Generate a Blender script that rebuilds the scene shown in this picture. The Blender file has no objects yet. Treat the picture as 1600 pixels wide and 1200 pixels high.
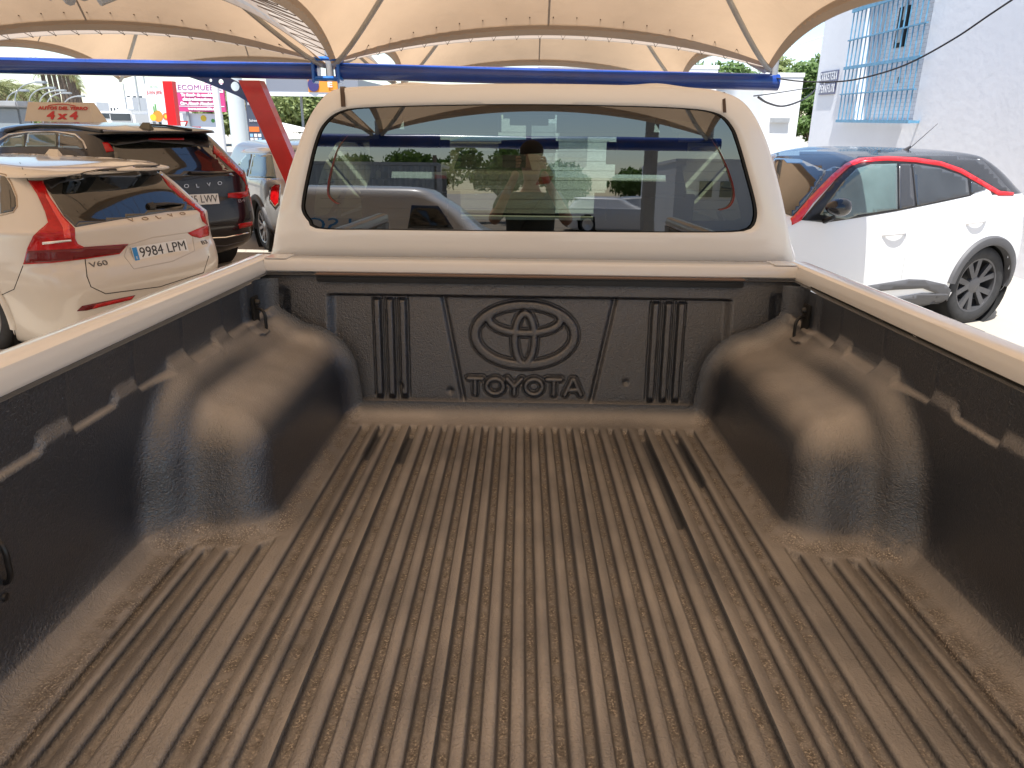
import bpy, bmesh, math, random
import numpy as np
from mathutils import Vector, Matrix, geometry
from mathutils.bvhtree import BVHTree
R = math.radians
random.seed(7); rng = np.random.default_rng(7)
S = bpy.context.scene
C = S.collection
# ------------------------------------------------------------------ camera, world, sun, exposure
F = 1150.0
EYE = Vector((0, 0, 1.75))
CAMR = (Matrix.Rotation(R(.61), 3, 'Z') @ Matrix.Rotation(R(90 - 19.9), 3, 'X') @ Matrix.Rotation(R(.7), 3, 'Z'))
cam = bpy.data.cameras.new('camera'); camo = bpy.data.objects.new('camera', cam); C.objects.link(camo)
camo.matrix_world = Matrix.Translation(EYE) @ CAMR.to_4x4()
cam.sensor_width = 36; cam.lens = F / 1600 * 36; cam.clip_start = .02; cam.clip_end = 3000
S.camera = camo
SUNV = Vector((-.10, -.36, 1)).normalized()
w = bpy.data.worlds.new('World'); S.world = w; w.use_nodes = True
nt = w.node_tree
sky = nt.nodes.new('ShaderNodeTexSky'); sky.sky_type = 'NISHITA'; sky.sun_disc = False
sky.sun_elevation = math.asin(SUNV.z); sky.sun_rotation = math.atan2(SUNV.x, SUNV.y)
sky.dust_density = .2; sky.air_density = 1.0; sky.ozone_density = 2.5
bg = nt.nodes['Background']; bg.inputs['Strength'].default_value = .12
nt.links.new(sky.outputs[0], bg.inputs['Color'])
sun = bpy.data.lights.new('sun', 'SUN'); sun.energy = 5.0; sun.angle = R(.5); sun.color = (1, .975, .94)
suno = bpy.data.objects.new('sun', sun); C.objects.link(suno)
suno.rotation_euler = SUNV.to_track_quat('Z', 'Y').to_euler()
S.render.engine = 'CYCLES'
S.view_settings.view_transform = 'Standard'; S.view_settings.look = 'None'
S.view_settings.exposure = .95; S.view_settings.gamma = 1
S.cycles.max_bounces = 8; S.cycles.transparent_max_bounces = 16

# ------------------------------------------------------------------ geometry helpers
TRM = Matrix.Translation(EYE) @ Matrix.Rotation(R(-2.4), 4, 'X') @ Matrix.Translation(-EYE)
TRI = TRM.inverted()
def ray(px, py): return CAMR @ Vector(((px - 800) / F, -(py - 600) / F, -1))
def hit(px, py, ax, v):
    d = ray(px, py); return EYE + d * ((v - EYE[ax]) / d[ax])
def thit(px, py, ax, v):                          # same in the pick-up's own frame
    d = TRI.to_3x3() @ ray(px, py); return EYE + d * ((v - EYE[ax]) / d[ax])
def px_of(P):
    p = CAMR.transposed() @ (Vector(P) - EYE); return (800 - F * p[0] / p[2], 600 + F * p[1] / p[2])

def obj(name, verts, faces, m, parent=None, smooth=False, mats=None, fmat=None):
    me = bpy.data.meshes.new(name); me.from_pydata([tuple(v) for v in verts], [], [tuple(f) for f in faces]); me.update()
    if m: me.materials.append(m)
    if mats:
        for x in mats: me.materials.append(x)
    if fmat is not None: me.polygons.foreach_set('material_index', fmat)
    if smooth: me.polygons.foreach_set('use_smooth', [True] * len(me.polygons))
    o = bpy.data.objects.new(name, me); C.objects.link(o); o.parent = parent
    return o
def tag(o, label=None, cat=None, group=None, kind=None):
    if label: o['label'] = label
    if cat: o['category'] = cat
    if group: o['group'] = group
    if kind: o['kind'] = kind
    return o
def empty(name, label, cat, loc=(0, 0, 0), rz=0, group=None):
    o = bpy.data.objects.new(name, None); C.objects.link(o); o.location = loc; o.rotation_euler = (0, 0, rz)
    o.empty_display_size = .2
    return tag(o, label, cat, group)
def mw(o):                                        # matrix of a root or a child without depsgraph
    if o is None: return Matrix.Identity(4)
    return mw(o.parent) @ o.matrix_basis
class MB:
    def __init__(s): s.v = []; s.f = []
    def add(s, vs, fs):
        b = len(s.v); s.v += [Vector(v) for v in vs]; s.f += [tuple(b + i for i in f) for f in fs]; return s
    def box(s, c, d, rz=0, M=None, bev=0):
        bm = bmesh.new(); bmesh.ops.create_cube(bm, size=1)
        for v in bm.verts: v.co = Vector((v.co.x * d[0], v.co.y * d[1], v.co.z * d[2]))
        if bev: bmesh.ops.bevel(bm, geom=bm.edges[:], offset=bev, segments=2, affect='EDGES')
        X = M if M is not None else Matrix.Rotation(rz, 4, 'Z')
        bm.verts.index_update()
        s.add([X @ v.co + Vector(c) for v in bm.verts], [[v.index for v in f.verts] for f in bm.faces]); bm.free(); return s
    def tube(s, pts, r, n=10, cap=True, closed=False, flat=None):
        pts = [Vector(p) for p in pts]; k = len(pts); rs = r if isinstance(r, (list, tuple)) else [r] * k
        rings = []; up = None
        for i, p in enumerate(pts):
            if closed: t = (pts[(i + 1) % k] - pts[i - 1])
            else: t = pts[min(i + 1, k - 1)] - pts[max(i - 1, 0)]
            t.normalize()
            if up is None: up = Vector((0, 0, 1)) if abs(t.z) < .9 else Vector((0, 1, 0))
            a = t.cross(up).normalized(); b = a.cross(t).normalized(); up = b
            fl = flat or 1
            rings.append([p + a * (rs[i] * math.cos(q)) + b * (rs[i] * fl * math.sin(q)) for q in [2 * math.pi * j / n for j in range(n)]])
        vs = [v for ring in rings for v in ring]; fs = []
        for i in range(k if closed else k - 1):
            i2 = (i + 1) % k
            for j in range(n): fs.append((i * n + j, i * n + (j + 1) % n, i2 * n + (j + 1) % n, i2 * n + j))
        if cap and not closed: fs += [tuple(range(n))[::-1], tuple(range((k - 1) * n, k * n))]
        return s.add(vs, fs)
    def prism(s, poly, M, t):                     # poly in local xy, extruded t along local z
        n = len(poly); vs = [M @ Vector((x, y, 0)) for x, y in poly] + [M @ Vector((x, y, t)) for x, y in poly]
        fs = [tuple(range(n))[::-1], tuple(range(n, 2 * n))] + [(i, (i + 1) % n, n + (i + 1) % n, n + i) for i in range(n)]
        return s.add(vs, fs)
    def lathe(s, prof, M=Matrix.Identity(4), n=40):   # prof: (r, z)
        vs = []; fs = []
        for r_, z in prof:
            for j in range(n): q = 2 * math.pi * j / n; vs.append(M @ Vector((r_ * math.cos(q), r_ * math.sin(q), z)))
        for i in range(len(prof) - 1):
            for j in range(n): fs.append((i * n + j, i * n + (j + 1) % n, (i + 1) * n + (j + 1) % n, (i + 1) * n + j))
        return s.add(vs, fs)
    def build(s, name, m, parent=None, smooth=False):
        o = obj(name, s.v, s.f, m, parent, smooth)
        if smooth: shade(o)
        return o
def shade(o, ang=35):
    me = o.data; bm = bmesh.new(); bm.from_mesh(me)
    bmesh.ops.recalc_face_normals(bm, faces=bm.faces[:])
    for e in bm.edges:
        if len(e.link_faces) == 2: e.smooth = e.calc_face_angle(0) < R(ang)
    for f in bm.faces: f.smooth = True
    bm.to_mesh(me); bm.free()
def grid(rows, name, m, parent):
    n = len(rows[0]); vs = [v for r_ in rows for v in r_]
    fs = [(i * n + j, i * n + j + 1, (i + 1) * n + j + 1, (i + 1) * n + j) for i in range(len(rows) - 1) for j in range(n - 1)]
    o = obj(name, vs, fs, m, parent, smooth=True); shade(o, 40); return o
def smoothstep(a, b, x):
    t = np.clip((x - a) / (b - a), 0, 1); return t * t * (3 - 2 * t)
def catmull(pts, n=6, closed=True):
    P = [Vector(p) for p in pts]; out = []; k = len(P)
    for i in range(k if closed else k - 1):
        if closed: a, b, c, d = P[i - 1], P[i], P[(i + 1) % k], P[(i + 2) % k]
        else: a, b, c, d = P[max(i - 1, 0)], P[i], P[i + 1], P[min(i + 2, k - 1)]
        for j in range(n):
            t = j / n
            out.append(.5 * ((2 * b) + (c - a) * t + (2 * a - 5 * b + 4 * c - d) * t * t + (3 * b - a - 3 * c + d) * t ** 3))
    if not closed: out.append(P[-1])
    return out
def text_geo(s, size=1.0, ext=.0, spacing=1.0, bold=0, res=3):
    cu = bpy.data.curves.new('t', 'FONT'); cu.body = s; cu.size = size; cu.extrude = ext; cu.offset = bold
    cu.align_x = 'CENTER'; cu.align_y = 'CENTER'; cu.space_character = spacing; cu.resolution_u = res
    o = bpy.data.objects.new('t', cu); C.objects.link(o)
    me = bpy.data.meshes.new_from_object(o); V = [v.co.copy() for v in me.vertices]; Fc = [tuple(p.vertices) for p in me.polygons]
    bpy.data.objects.remove(o); bpy.data.curves.remove(cu); bpy.data.meshes.remove(me)
    return V, Fc
def text(name, s, M, size, m, parent=None, ext=.002, sx=1, spacing=1.0, bold=0):
    V, Fc = text_geo(s, size, ext, spacing, bold)
    return obj(name, [M @ Vector((v.x * sx, v.y, v.z)) for v in V], Fc, m, parent)
def frame(o, x, y):                               # matrix with origin o, x axis x, y axis ~y
    x = Vector(x).normalized(); z = x.cross(Vector(y)).normalized(); y = z.cross(x)
    return Matrix(((x.x, y.x, z.x, o[0]), (x.y, y.y, z.y, o[1]), (x.z, y.z, z.z, o[2]), (0, 0, 0, 1)))

# ------------------------------------------------------------------ materials
def mat(name, col, rough=.5, metal=0, coat=0, spec=.5, var=0, vscale=3, bump=0, bscale=100, col2=None, bdist=.002, detail=4, croug=.05, emit=0):
    m = bpy.data.materials.new(name); m.use_nodes = True; n = m.node_tree; b = n.nodes['Principled BSDF']
    c4 = (*col, 1)
    b.inputs['Base Color'].default_value = c4; b.inputs['Roughness'].default_value = rough; b.inputs['Metallic'].default_value = metal
    b.inputs['Coat Weight'].default_value = coat; b.inputs['Coat Roughness'].default_value = croug; b.inputs['Specular IOR Level'].default_value = spec
    if emit: b.inputs['Emission Color'].default_value = c4; b.inputs['Emission Strength'].default_value = emit
    tc = n.nodes.new('ShaderNodeTexCoord')
    if var:
        t = n.nodes.new('ShaderNodeTexNoise'); t.inputs['Scale'].default_value = vscale; t.inputs['Detail'].default_value = detail
        n.links.new(tc.outputs['Object'], t.inputs['Vector'])
        x = n.nodes.new('ShaderNodeMixRGB'); c2 = col2 or tuple(k * (1 - var) for k in col)
        x.inputs[1].default_value = c4; x.inputs[2].default_value = (*c2, 1)
        r_ = n.nodes.new('ShaderNodeMapRange'); r_.inputs[1].default_value = .35; r_.inputs[2].default_value = .65
        n.links.new(t.outputs['Fac'], r_.inputs[0]); n.links.new(r_.outputs[0], x.inputs[0]); n.links.new(x.outputs[0], b.inputs['Base Color'])
    if bump:
        t = n.nodes.new('ShaderNodeTexNoise'); t.inputs['Scale'].default_value = bscale; t.inputs['Detail'].default_value = 3
        n.links.new(tc.outputs['Object'], t.inputs['Vector'])
        u = n.nodes.new('ShaderNodeBump'); u.inputs['Strength'].default_value = bump; u.inputs['Distance'].default_value = bdist
        n.links.new(t.outputs['Fac'], u.inputs['Height']); n.links.new(u.outputs[0], b.inputs['Normal'])
    return m
def glassmat(name, tint, ior=1.7, fac=None, rough=.0):
    m = bpy.data.materials.new(name); m.use_nodes = True; n = m.node_tree; n.nodes.clear()
    o = n.nodes.new('ShaderNodeOutputMaterial'); mx = n.nodes.new('ShaderNodeMixShader')
    g = n.nodes.new('ShaderNodeBsdfGlossy'); g.inputs['Roughness'].default_value = rough; g.inputs['Color'].default_value = (1, 1, 1, 1)
    t = n.nodes.new('ShaderNodeBsdfTransparent'); t.inputs['Color'].default_value = (*tint, 1)
    f = n.nodes.new('ShaderNodeFresnel'); f.inputs['IOR'].default_value = ior
    n.links.new(f.outputs[0], mx.inputs[0]); n.links.new(t.outputs[0], mx.inputs[1]); n.links.new(g.outputs[0], mx.inputs[2])
    n.links.new(mx.outputs[0], o.inputs['Surface']); return m
M_ = {}
M_['paint'] = mat('white_paint', (.72, .71, .70), .32, coat=.8, spec=.4, var=.02, vscale=.8)
M_['cream'] = mat('pearl_white_paint', (.62, .575, .51), .3, coat=.9, var=.02, vscale=1)
M_['black_paint'] = mat('black_paint', (.004, .005, .010), .2, coat=.6, spec=.3)
M_['silver'] = mat('silver_paint', (.45, .45, .44), .3, metal=.4, coat=.8)
M_['roofblack'] = mat('roof_black', (.03, .032, .036), .22, coat=.8, var=.2, vscale=2)
M_['clad'] = mat('grey_cladding', (.085, .085, .09), .6, bump=.3, bscale=400, bdist=.0006)
M_['red_trim'] = mat('red_trim', (.62, .008, .014), .3, coat=.5)
M_['tail'] = mat('tail_red', (.50, .006, .008), .15, coat=.35, spec=.3, var=.35, vscale=14)
M_['taildark'] = mat('tail_dark', (.13, .003, .005), .12, coat=.4, spec=.3)
M_['tailglow'] = mat('tail_bright', (.75, .03, .02), .15, coat=1)
M_['dglass'] = mat('dark_glass', (.006, .007, .006), .03, spec=1.0, coat=.6)
M_['sglass'] = mat('side_glass', (.10, .155, .15), .04, spec=1.0, coat=.3, var=.35, vscale=2.2)
M_['sglassd'] = mat('tinted_side_glass', (.035, .042, .048), .04, spec=1.0, coat=.3, var=.4, vscale=2.5)
M_['glass'] = glassmat('rear_window_glass', (.19, .235, .205), 2.15)
M_['wglass'] = glassmat('windscreen_glass', (.78, .88, .84), 1.5)
M_['black'] = mat('black_plastic', (.010, .010, .011), .35, var=.3, vscale=8)
M_['matblack'] = mat('matte_black', (.006, .006, .006), .8)
M_['rubber'] = mat('rubber', (.03, .03, .031), .75, var=.3, vscale=20, bump=.3, bscale=150, bdist=.001)
M_['alloy'] = mat('alloy', (.55, .55, .56), .3, metal=.9)
M_['darkalloy'] = mat('dark_alloy', (.10, .10, .105), .38, metal=.5)
M_['chrome'] = mat('chrome', (.8, .8, .8), .12, metal=1)
M_['plate'] = mat('plate_white', (.75, .76, .76), .4, var=.05, vscale=30)
M_['plateblue'] = mat('plate_blue', (.02, .22, .55), .4)
M_['letter'] = mat('letter_black', (.015, .015, .018), .5)
M_['emblem'] = mat('emblem_tan', (.42, .34, .26), .25, metal=.6)
M_['blue'] = mat('blue_steel', (.006, .050, .30), .28, coat=.5, var=.3, vscale=2.5, bump=.1, bscale=8, bdist=.003)
M_['redsteel'] = mat('red_steel', (.52, .010, .012), .4, coat=.3, var=.15, vscale=6)
M_['galv'] = mat('galvanised', (.42, .43, .43), .5, metal=.3, var=.15, vscale=5)
M_['wall'] = mat('whitewash', (.75, .755, .775), .85, var=.05, vscale=1.2, bump=.6, bscale=9, bdist=.006, detail=8)
M_['white'] = mat('white_render', (.80, .80, .79), .8, var=.06, vscale=.7, bump=.3, bscale=12, bdist=.004)
M_['grille'] = mat('light_blue_iron', (.13, .33, .50), .5, var=.25, vscale=12)
M_['rope'] = mat('rope', (.10, .065, .04), .8)
M_['cable'] = mat('cable', (.02, .018, .02), .6)
M_['concrete'] = mat('concrete', (.34, .31, .27), .85, var=.25, vscale=1.3, bump=.5, bscale=20, bdist=.004, col2=(.28, .25, .21), detail=8)
M_['asphalt'] = mat('asphalt', (.10, .10, .105), .85, var=.2, vscale=2, bump=.4, bscale=60)
M_['bark'] = mat('bark', (.14, .10, .07), .9, var=.4, vscale=8, bump=.6, bscale=20, bdist=.02)
M_['wood'] = mat('weathered_wood', (.30, .23, .15), .8, var=.4, vscale=9)
M_['window'] = mat('window_dark', (.05, .06, .07), .15)
M_['awning'] = mat('awning_white', (.75, .73, .69), .8)
M_['skin'] = mat('skin', (.42, .23, .16), .5, var=.08, vscale=12)
M_['hair'] = mat('hair', (.03, .02, .015), .7)
M_['shirt'] = mat('grey_shirt', (.06, .075, .08), .85, var=.3, vscale=7, bump=.4, bscale=14, bdist=.02)
M_['trouser'] = mat('dark_trousers', (.02, .022, .03), .85)
M_['seat'] = mat('seat_fabric', (.045, .042, .038), .85)
M_['headliner'] = mat('headliner', (.33, .29, .21), .9)
def leafmat(name, c1, c2):
    m = bpy.data.materials.new(name); m.use_nodes = True; n = m.node_tree; b = n.nodes['Principled BSDF']
    t = n.nodes.new('ShaderNodeTexNoise'); t.inputs['Scale'].default_value = 1.6; t.inputs['Detail'].default_value = 3
    tc = n.nodes.new('ShaderNodeTexCoord'); n.links.new(tc.outputs['Object'], t.inputs['Vector'])
    x = n.nodes.new('ShaderNodeMixRGB'); x.inputs[1].default_value = (*c1, 1); x.inputs[2].default_value = (*c2, 1)
    n.links.new(t.outputs['Fac'], x.inputs[0]); n.links.new(x.outputs[0], b.inputs['Base Color'])
    b.inputs['Roughness'].default_value = .6
    tr = n.nodes.new('ShaderNodeBsdfTranslucent'); n.links.new(x.outputs[0], tr.inputs['Color'])
    mx = n.nodes.new('ShaderNodeMixShader'); mx.inputs[0].default_value = .35
    n.links.new(b.outputs[0], mx.inputs[1]); n.links.new(tr.outputs[0], mx.inputs[2])
    n.links.new(mx.outputs[0], n.nodes['Material Output'].inputs['Surface']); return m
M_['leaf'] = leafmat('leaves', (.05, .11, .02), (.16, .24, .06))
M_['leafy'] = leafmat('leaves_yellow', (.12, .17, .05), (.30, .34, .12))
M_['palm'] = leafmat('palm_fronds', (.06, .09, .02), (.30, .30, .12))
M_['palmdry'] = leafmat('palm_dry_fronds', (.20, .14, .07), (.34, .26, .14))
def membrane(name, col, trans, k):
    m = bpy.data.materials.new(name); m.use_nodes = True; n = m.node_tree; n.nodes.clear()
    o = n.nodes.new('ShaderNodeOutputMaterial')
    d = n.nodes.new('ShaderNodeBsdfDiffuse'); t = n.nodes.new('ShaderNodeBsdfTranslucent'); mx = n.nodes.new('ShaderNodeMixShader')
    tc = n.nodes.new('ShaderNodeTexCoord'); no = n.nodes.new('ShaderNodeTexNoise'); no.inputs['Scale'].default_value = .9; no.inputs['Detail'].default_value = 7
    n.links.new(tc.outputs['Object'], no.inputs['Vector'])
    w1 = n.nodes.new('ShaderNodeMixRGB'); w1.inputs[1].default_value = (*trans, 1); w1.inputs[2].default_value = tuple(c * .82 for c in trans) + (1,)
    r_ = n.nodes.new('ShaderNodeMapRange'); r_.inputs[1].default_value = .4; r_.inputs[2].default_value = .7
    n.links.new(no.outputs['Fac'], r_.inputs[0]); n.links.new(r_.outputs[0], w1.inputs[0]); n.links.new(w1.outputs[0], t.inputs['Color'])
    d.inputs['Color'].default_value = (*col, 1); mx.inputs[0].default_value = k
    nf = n.nodes.new('ShaderNodeTexNoise'); nf.inputs['Scale'].default_value = 1.4; nf.inputs['Detail'].default_value = 5
    n.links.new(tc.outputs['Object'], nf.inputs['Vector'])
    bu = n.nodes.new('ShaderNodeBump'); bu.inputs['Strength'].default_value = .5; bu.inputs['Distance'].default_value = .05
    n.links.new(nf.outputs['Fac'], bu.inputs['Height']); n.links.new(bu.outputs[0], d.inputs['Normal']); n.links.new(bu.outputs[0], t.inputs['Normal'])
    n.links.new(d.outputs[0], mx.inputs[1]); n.links.new(t.outputs[0], mx.inputs[2]); n.links.new(mx.outputs[0], o.inputs['Surface']); return m
M_['membrane'] = membrane('canopy_membrane', (.60, .53, .45), (.575, .385, .23), .58)
M_['hem'] = membrane('canopy_hem', (.50, .48, .45), (.36, .29, .22), .45)

def linermat():
    m = bpy.data.materials.new('bed_liner_plastic'); m.use_nodes = True; n = m.node_tree; b = n.nodes['Principled BSDF']; L = n.links.new
    tc = n.nodes.new('ShaderNodeTexCoord')
    at = n.nodes.new('ShaderNodeAttribute'); at.attribute_name = 'dust'     # r: settled dust, g: grit in the grooves, b: mottling strength
    sep = n.nodes.new('ShaderNodeSeparateColor'); L(at.outputs['Color'], sep.inputs[0])
    n1 = n.nodes.new('ShaderNodeTexNoise'); n1.inputs['Scale'].default_value = 5; n1.inputs['Detail'].default_value = 8; L(tc.outputs['Object'], n1.inputs['Vector'])
    mr = n.nodes.new('ShaderNodeMapRange'); mr.inputs[1].default_value = .3; mr.inputs[2].default_value = .7; mr.inputs[3].default_value = .52; mr.inputs[4].default_value = 1.15; L(n1.outputs['Fac'], mr.inputs[0])
    mu = n.nodes.new('ShaderNodeMath'); mu.operation = 'MULTIPLY'; mu.use_clamp = True; L(sep.outputs[0], mu.inputs[0]); L(mr.outputs[0], mu.inputs[1])
    base = n.nodes.new('ShaderNodeMixRGB'); base.inputs[1].default_value = (.007, .012, .023, 1); base.inputs[2].default_value = (.290, .266, .246, 1); L(mu.outputs[0], base.inputs[0])
    # grit: bright and dark sand grains
    gr = n.nodes.new('ShaderNodeTexNoise'); gr.inputs['Scale'].default_value = 300; gr.inputs['Detail'].default_value = 2; L(tc.outputs['Object'], gr.inputs['Vector'])
    cr = n.nodes.new('ShaderNodeValToRGB'); cr.color_ramp.elements[0].position = .35; cr.color_ramp.elements[0].color = (.045, .03, .02, 1)
    cr.color_ramp.elements[1].position = .68; cr.color_ramp.elements[1].color = (.52, .45, .37, 1); e = cr.color_ramp.elements.new(.56); e.color = (.15, .125, .10, 1)
    L(gr.outputs['Fac'], cr.inputs[0])
    n3 = n.nodes.new('ShaderNodeTexNoise'); n3.inputs['Scale'].default_value = 30; L(tc.outputs['Object'], n3.inputs['Vector'])
    mg = n.nodes.new('ShaderNodeMapRange'); mg.inputs[1].default_value = .35; mg.inputs[2].default_value = .6; L(n3.outputs['Fac'], mg.inputs[0])
    m3 = n.nodes.new('ShaderNodeMath'); m3.operation = 'MULTIPLY'; L(sep.outputs[1], m3.inputs[0]); L(mg.outputs[0], m3.inputs[1])
    mx = n.nodes.new('ShaderNodeMixRGB'); L(m3.outputs[0], mx.inputs[0]); L(base.outputs[0], mx.inputs[1]); L(cr.outputs[0], mx.inputs[2])
    # scattered specks of sand wherever dust lies
    sp = n.nodes.new('ShaderNodeTexVoronoi'); sp.inputs['Scale'].default_value = 95; L(tc.outputs['Object'], sp.inputs['Vector'])
    st = n.nodes.new('ShaderNodeMath'); st.operation = 'LESS_THAN'; st.inputs[1].default_value = .10; L(sp.outputs['Distance'], st.inputs[0])
    n4 = n.nodes.new('ShaderNodeTexNoise'); n4.inputs['Scale'].default_value = 9; L(tc.outputs['Object'], n4.inputs['Vector'])
    m4 = n.nodes.new('ShaderNodeMapRange'); m4.inputs[1].default_value = .52; m4.inputs[2].default_value = .62; L(n4.outputs['Fac'], m4.inputs[0])
    m5 = n.nodes.new('ShaderNodeMath'); m5.operation = 'MULTIPLY'; L(st.outputs[0], m5.inputs[0]); L(m4.outputs[0], m5.inputs[1])
    m6 = n.nodes.new('ShaderNodeMath'); m6.operation = 'MULTIPLY'; L(m5.outputs[0], m6.inputs[0]); L(sep.outputs[0], m6.inputs[1])
    m7 = n.nodes.new('ShaderNodeMath'); m7.operation = 'MULTIPLY'; m7.inputs[1].default_value = .6; L(m6.outputs[0], m7.inputs[0])
    mx2 = n.nodes.new('ShaderNodeMixRGB'); mx2.inputs[2].default_value = (.40, .32, .24, 1); L(m7.outputs[0], mx2.inputs[0]); L(mx.outputs[0], mx2.inputs[1])
    L(mx2.outputs[0], b.inputs['Base Color'])
    ro = n.nodes.new('ShaderNodeMapRange'); ro.inputs[3].default_value = .36; ro.inputs[4].default_value = .46; L(mu.outputs[0], ro.inputs[0])
    L(ro.outputs[0], b.inputs['Roughness']); b.inputs['Specular IOR Level'].default_value = 1.0
    b.inputs['Coat Weight'].default_value = 1.0; b.inputs['Coat Roughness'].default_value = .23; b.inputs['Coat IOR'].default_value = 1.55
    # leather grain
    mp = n.nodes.new('ShaderNodeTexNoise'); mp.inputs['Scale'].default_value = 185; mp.inputs['Detail'].default_value = 2.5; mp.inputs['Distortion'].default_value = 1.2; L(tc.outputs['Object'], mp.inputs['Vector'])
    g2 = n.nodes.new('ShaderNodeMath'); g2.operation = 'MULTIPLY'; L(gr.outputs['Fac'], g2.inputs[0]); L(sep.outputs[1], g2.inputs[1])
    ad = n.nodes.new('ShaderNodeMath'); ad.operation = 'ADD'; L(mp.outputs['Fac'], ad.inputs[0]); L(g2.outputs[0], ad.inputs[1])
    bu = n.nodes.new('ShaderNodeBump'); bu.inputs['Strength'].default_value = .85; bu.inputs['Distance'].default_value = .0026
    L(ad.outputs[0], bu.inputs['Height']); L(bu.outputs[0], b.inputs['Normal']); L(bu.outputs[0], b.inputs['Coat Normal'])
    return m
M_['liner'] = linermat()

# ------------------------------------------------------------------ the setting
def ground():
    xs = [-900, -60, 60, 900]; vs = []; fs = []
    me = obj('ground', [(-1500, -1500, 0), (1500, -1500, 0), (1500, 1500, 0), (-1500, 1500, 0)], [(0, 1, 2, 3)], M_['ground'])
    tag(me, 'pale dusty concrete yard under the cars', kind='structure')
def groundmat():
    m = mat('yard_concrete', (.42, .38, .32), .9, var=.2, vscale=.35, bump=.4, bscale=30, bdist=.004, col2=(.34, .31, .26), detail=9)
    return m
M_['ground'] = groundmat(); ground()
tag(obj('road', [(-200, 26, .004), (-9, 26, .004), (-9, 36, .004), (-200, 90, .004)], [(0, 1, 2, 3)], M_['asphalt']), 'grey asphalt road running past the yard', kind='structure')
tag(obj('dirt_lot', [(-40, -60, .004), (40, -60, .004), (40, -12.5, .004), (-40, -12.5, .004)], [(0, 1, 2, 3)],
    mat('dirt', (.30, .24, .17), .95, var=.4, vscale=.6, bump=.5, bscale=6, bdist=.03, detail=9)), 'brown dirt lot behind the camera', kind='structure')

# ------------------------------------------------------------------ pick-up truck
truck = empty('pickup_truck', 'white pickup truck with black plastic bed liner and open tailgate, nearest vehicle', 'pickup truck')
truck.matrix_basis = TRM
CX = .026; RZ = 1.383; FZ = .95; YF = 2.165
def sdbox2(u, v, hu, hv, r):
    qx = np.abs(u) - hu + r; qy = np.abs(v) - hv + r
    return np.sqrt(np.maximum(qx, 0) ** 2 + np.maximum(qy, 0) ** 2) + np.minimum(np.maximum(qx, qy), 0) - r
def smin(a, b, k):
    h = np.clip(.5 + .5 * (b - a) / k, 0, 1); return b * (1 - h) + a * h - k * h * (1 - h)
def archd(ax, y, zf):
    # main wheel arch: shear its rear face and tilt its top
    yy = y - zf * .30; zz = zf - (ax - .72) * .13
    xx = ax - zf * .10
    d1 = sdbox3(xx - .96, yy - 2.13, zz, .396, .722, .250, .085)
    zf2 = zf + np.maximum(y - 1.75, 0) * .085
    d2 = sdbox3(ax - .93, y - zf * .16 - 2.03, zf2, .178, .665, .318, .035, ryz=.17)
    return d1, d2
def sdbox3(x, y, z, hx, hy, hz, r, ryz=None):
    if ryz:
        d = sdbox2(y, z, hy, hz, ryz)
        qx = np.abs(x) - hx + r; qd = d + r
        return np.sqrt(np.maximum(qx, 0) ** 2 + np.maximum(qd, 0) ** 2) + np.minimum(np.maximum(qx, qd), 0) - r
    qx = np.abs(x) - hx + r; qy = np.abs(y) - hy + r; qz = np.abs(z) - hz + r
    return np.sqrt(np.maximum(qx, 0) ** 2 + np.maximum(qy, 0) ** 2 + np.maximum(qz, 0) ** 2) + np.minimum(np.maximum(qx, np.maximum(qy, qz)), 0) - r
TABY = (.72, .95, 1.18, 1.41, 1.63, 1.87)
def tub(ax, y, zf):                              # >0 in the air of the load bed
    dw = .822 - .02 * (zf / .43) - ax
    tb = 0
    for yt in TABY: tb = np.maximum(tb, smoothstep(yt - .095, yt - .075, y) * smoothstep(yt + .006, yt, y))
    zl = .328 + .018 * tb; bw = .005 + .009 * tb
    dw = dw - .011 * smoothstep(zl + bw, zl - bw, zf)   # the lower wall stands proud of the upper band: a ledge
    d = smin(dw, zf, .10)
    d1, d2 = archd(ax, y, zf)
    d = smin(d, smin(d2, d1, .085), .055)
    return d
VAL = [0, .042, .084, .126, .168, .21, .252, .296, .345, .396, .442, .492, .560, .620, .672, .712]
VW = [.0064] * 8 + [.008, .010, .007, .012, .0085, .0085, .0075, .006]
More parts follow.
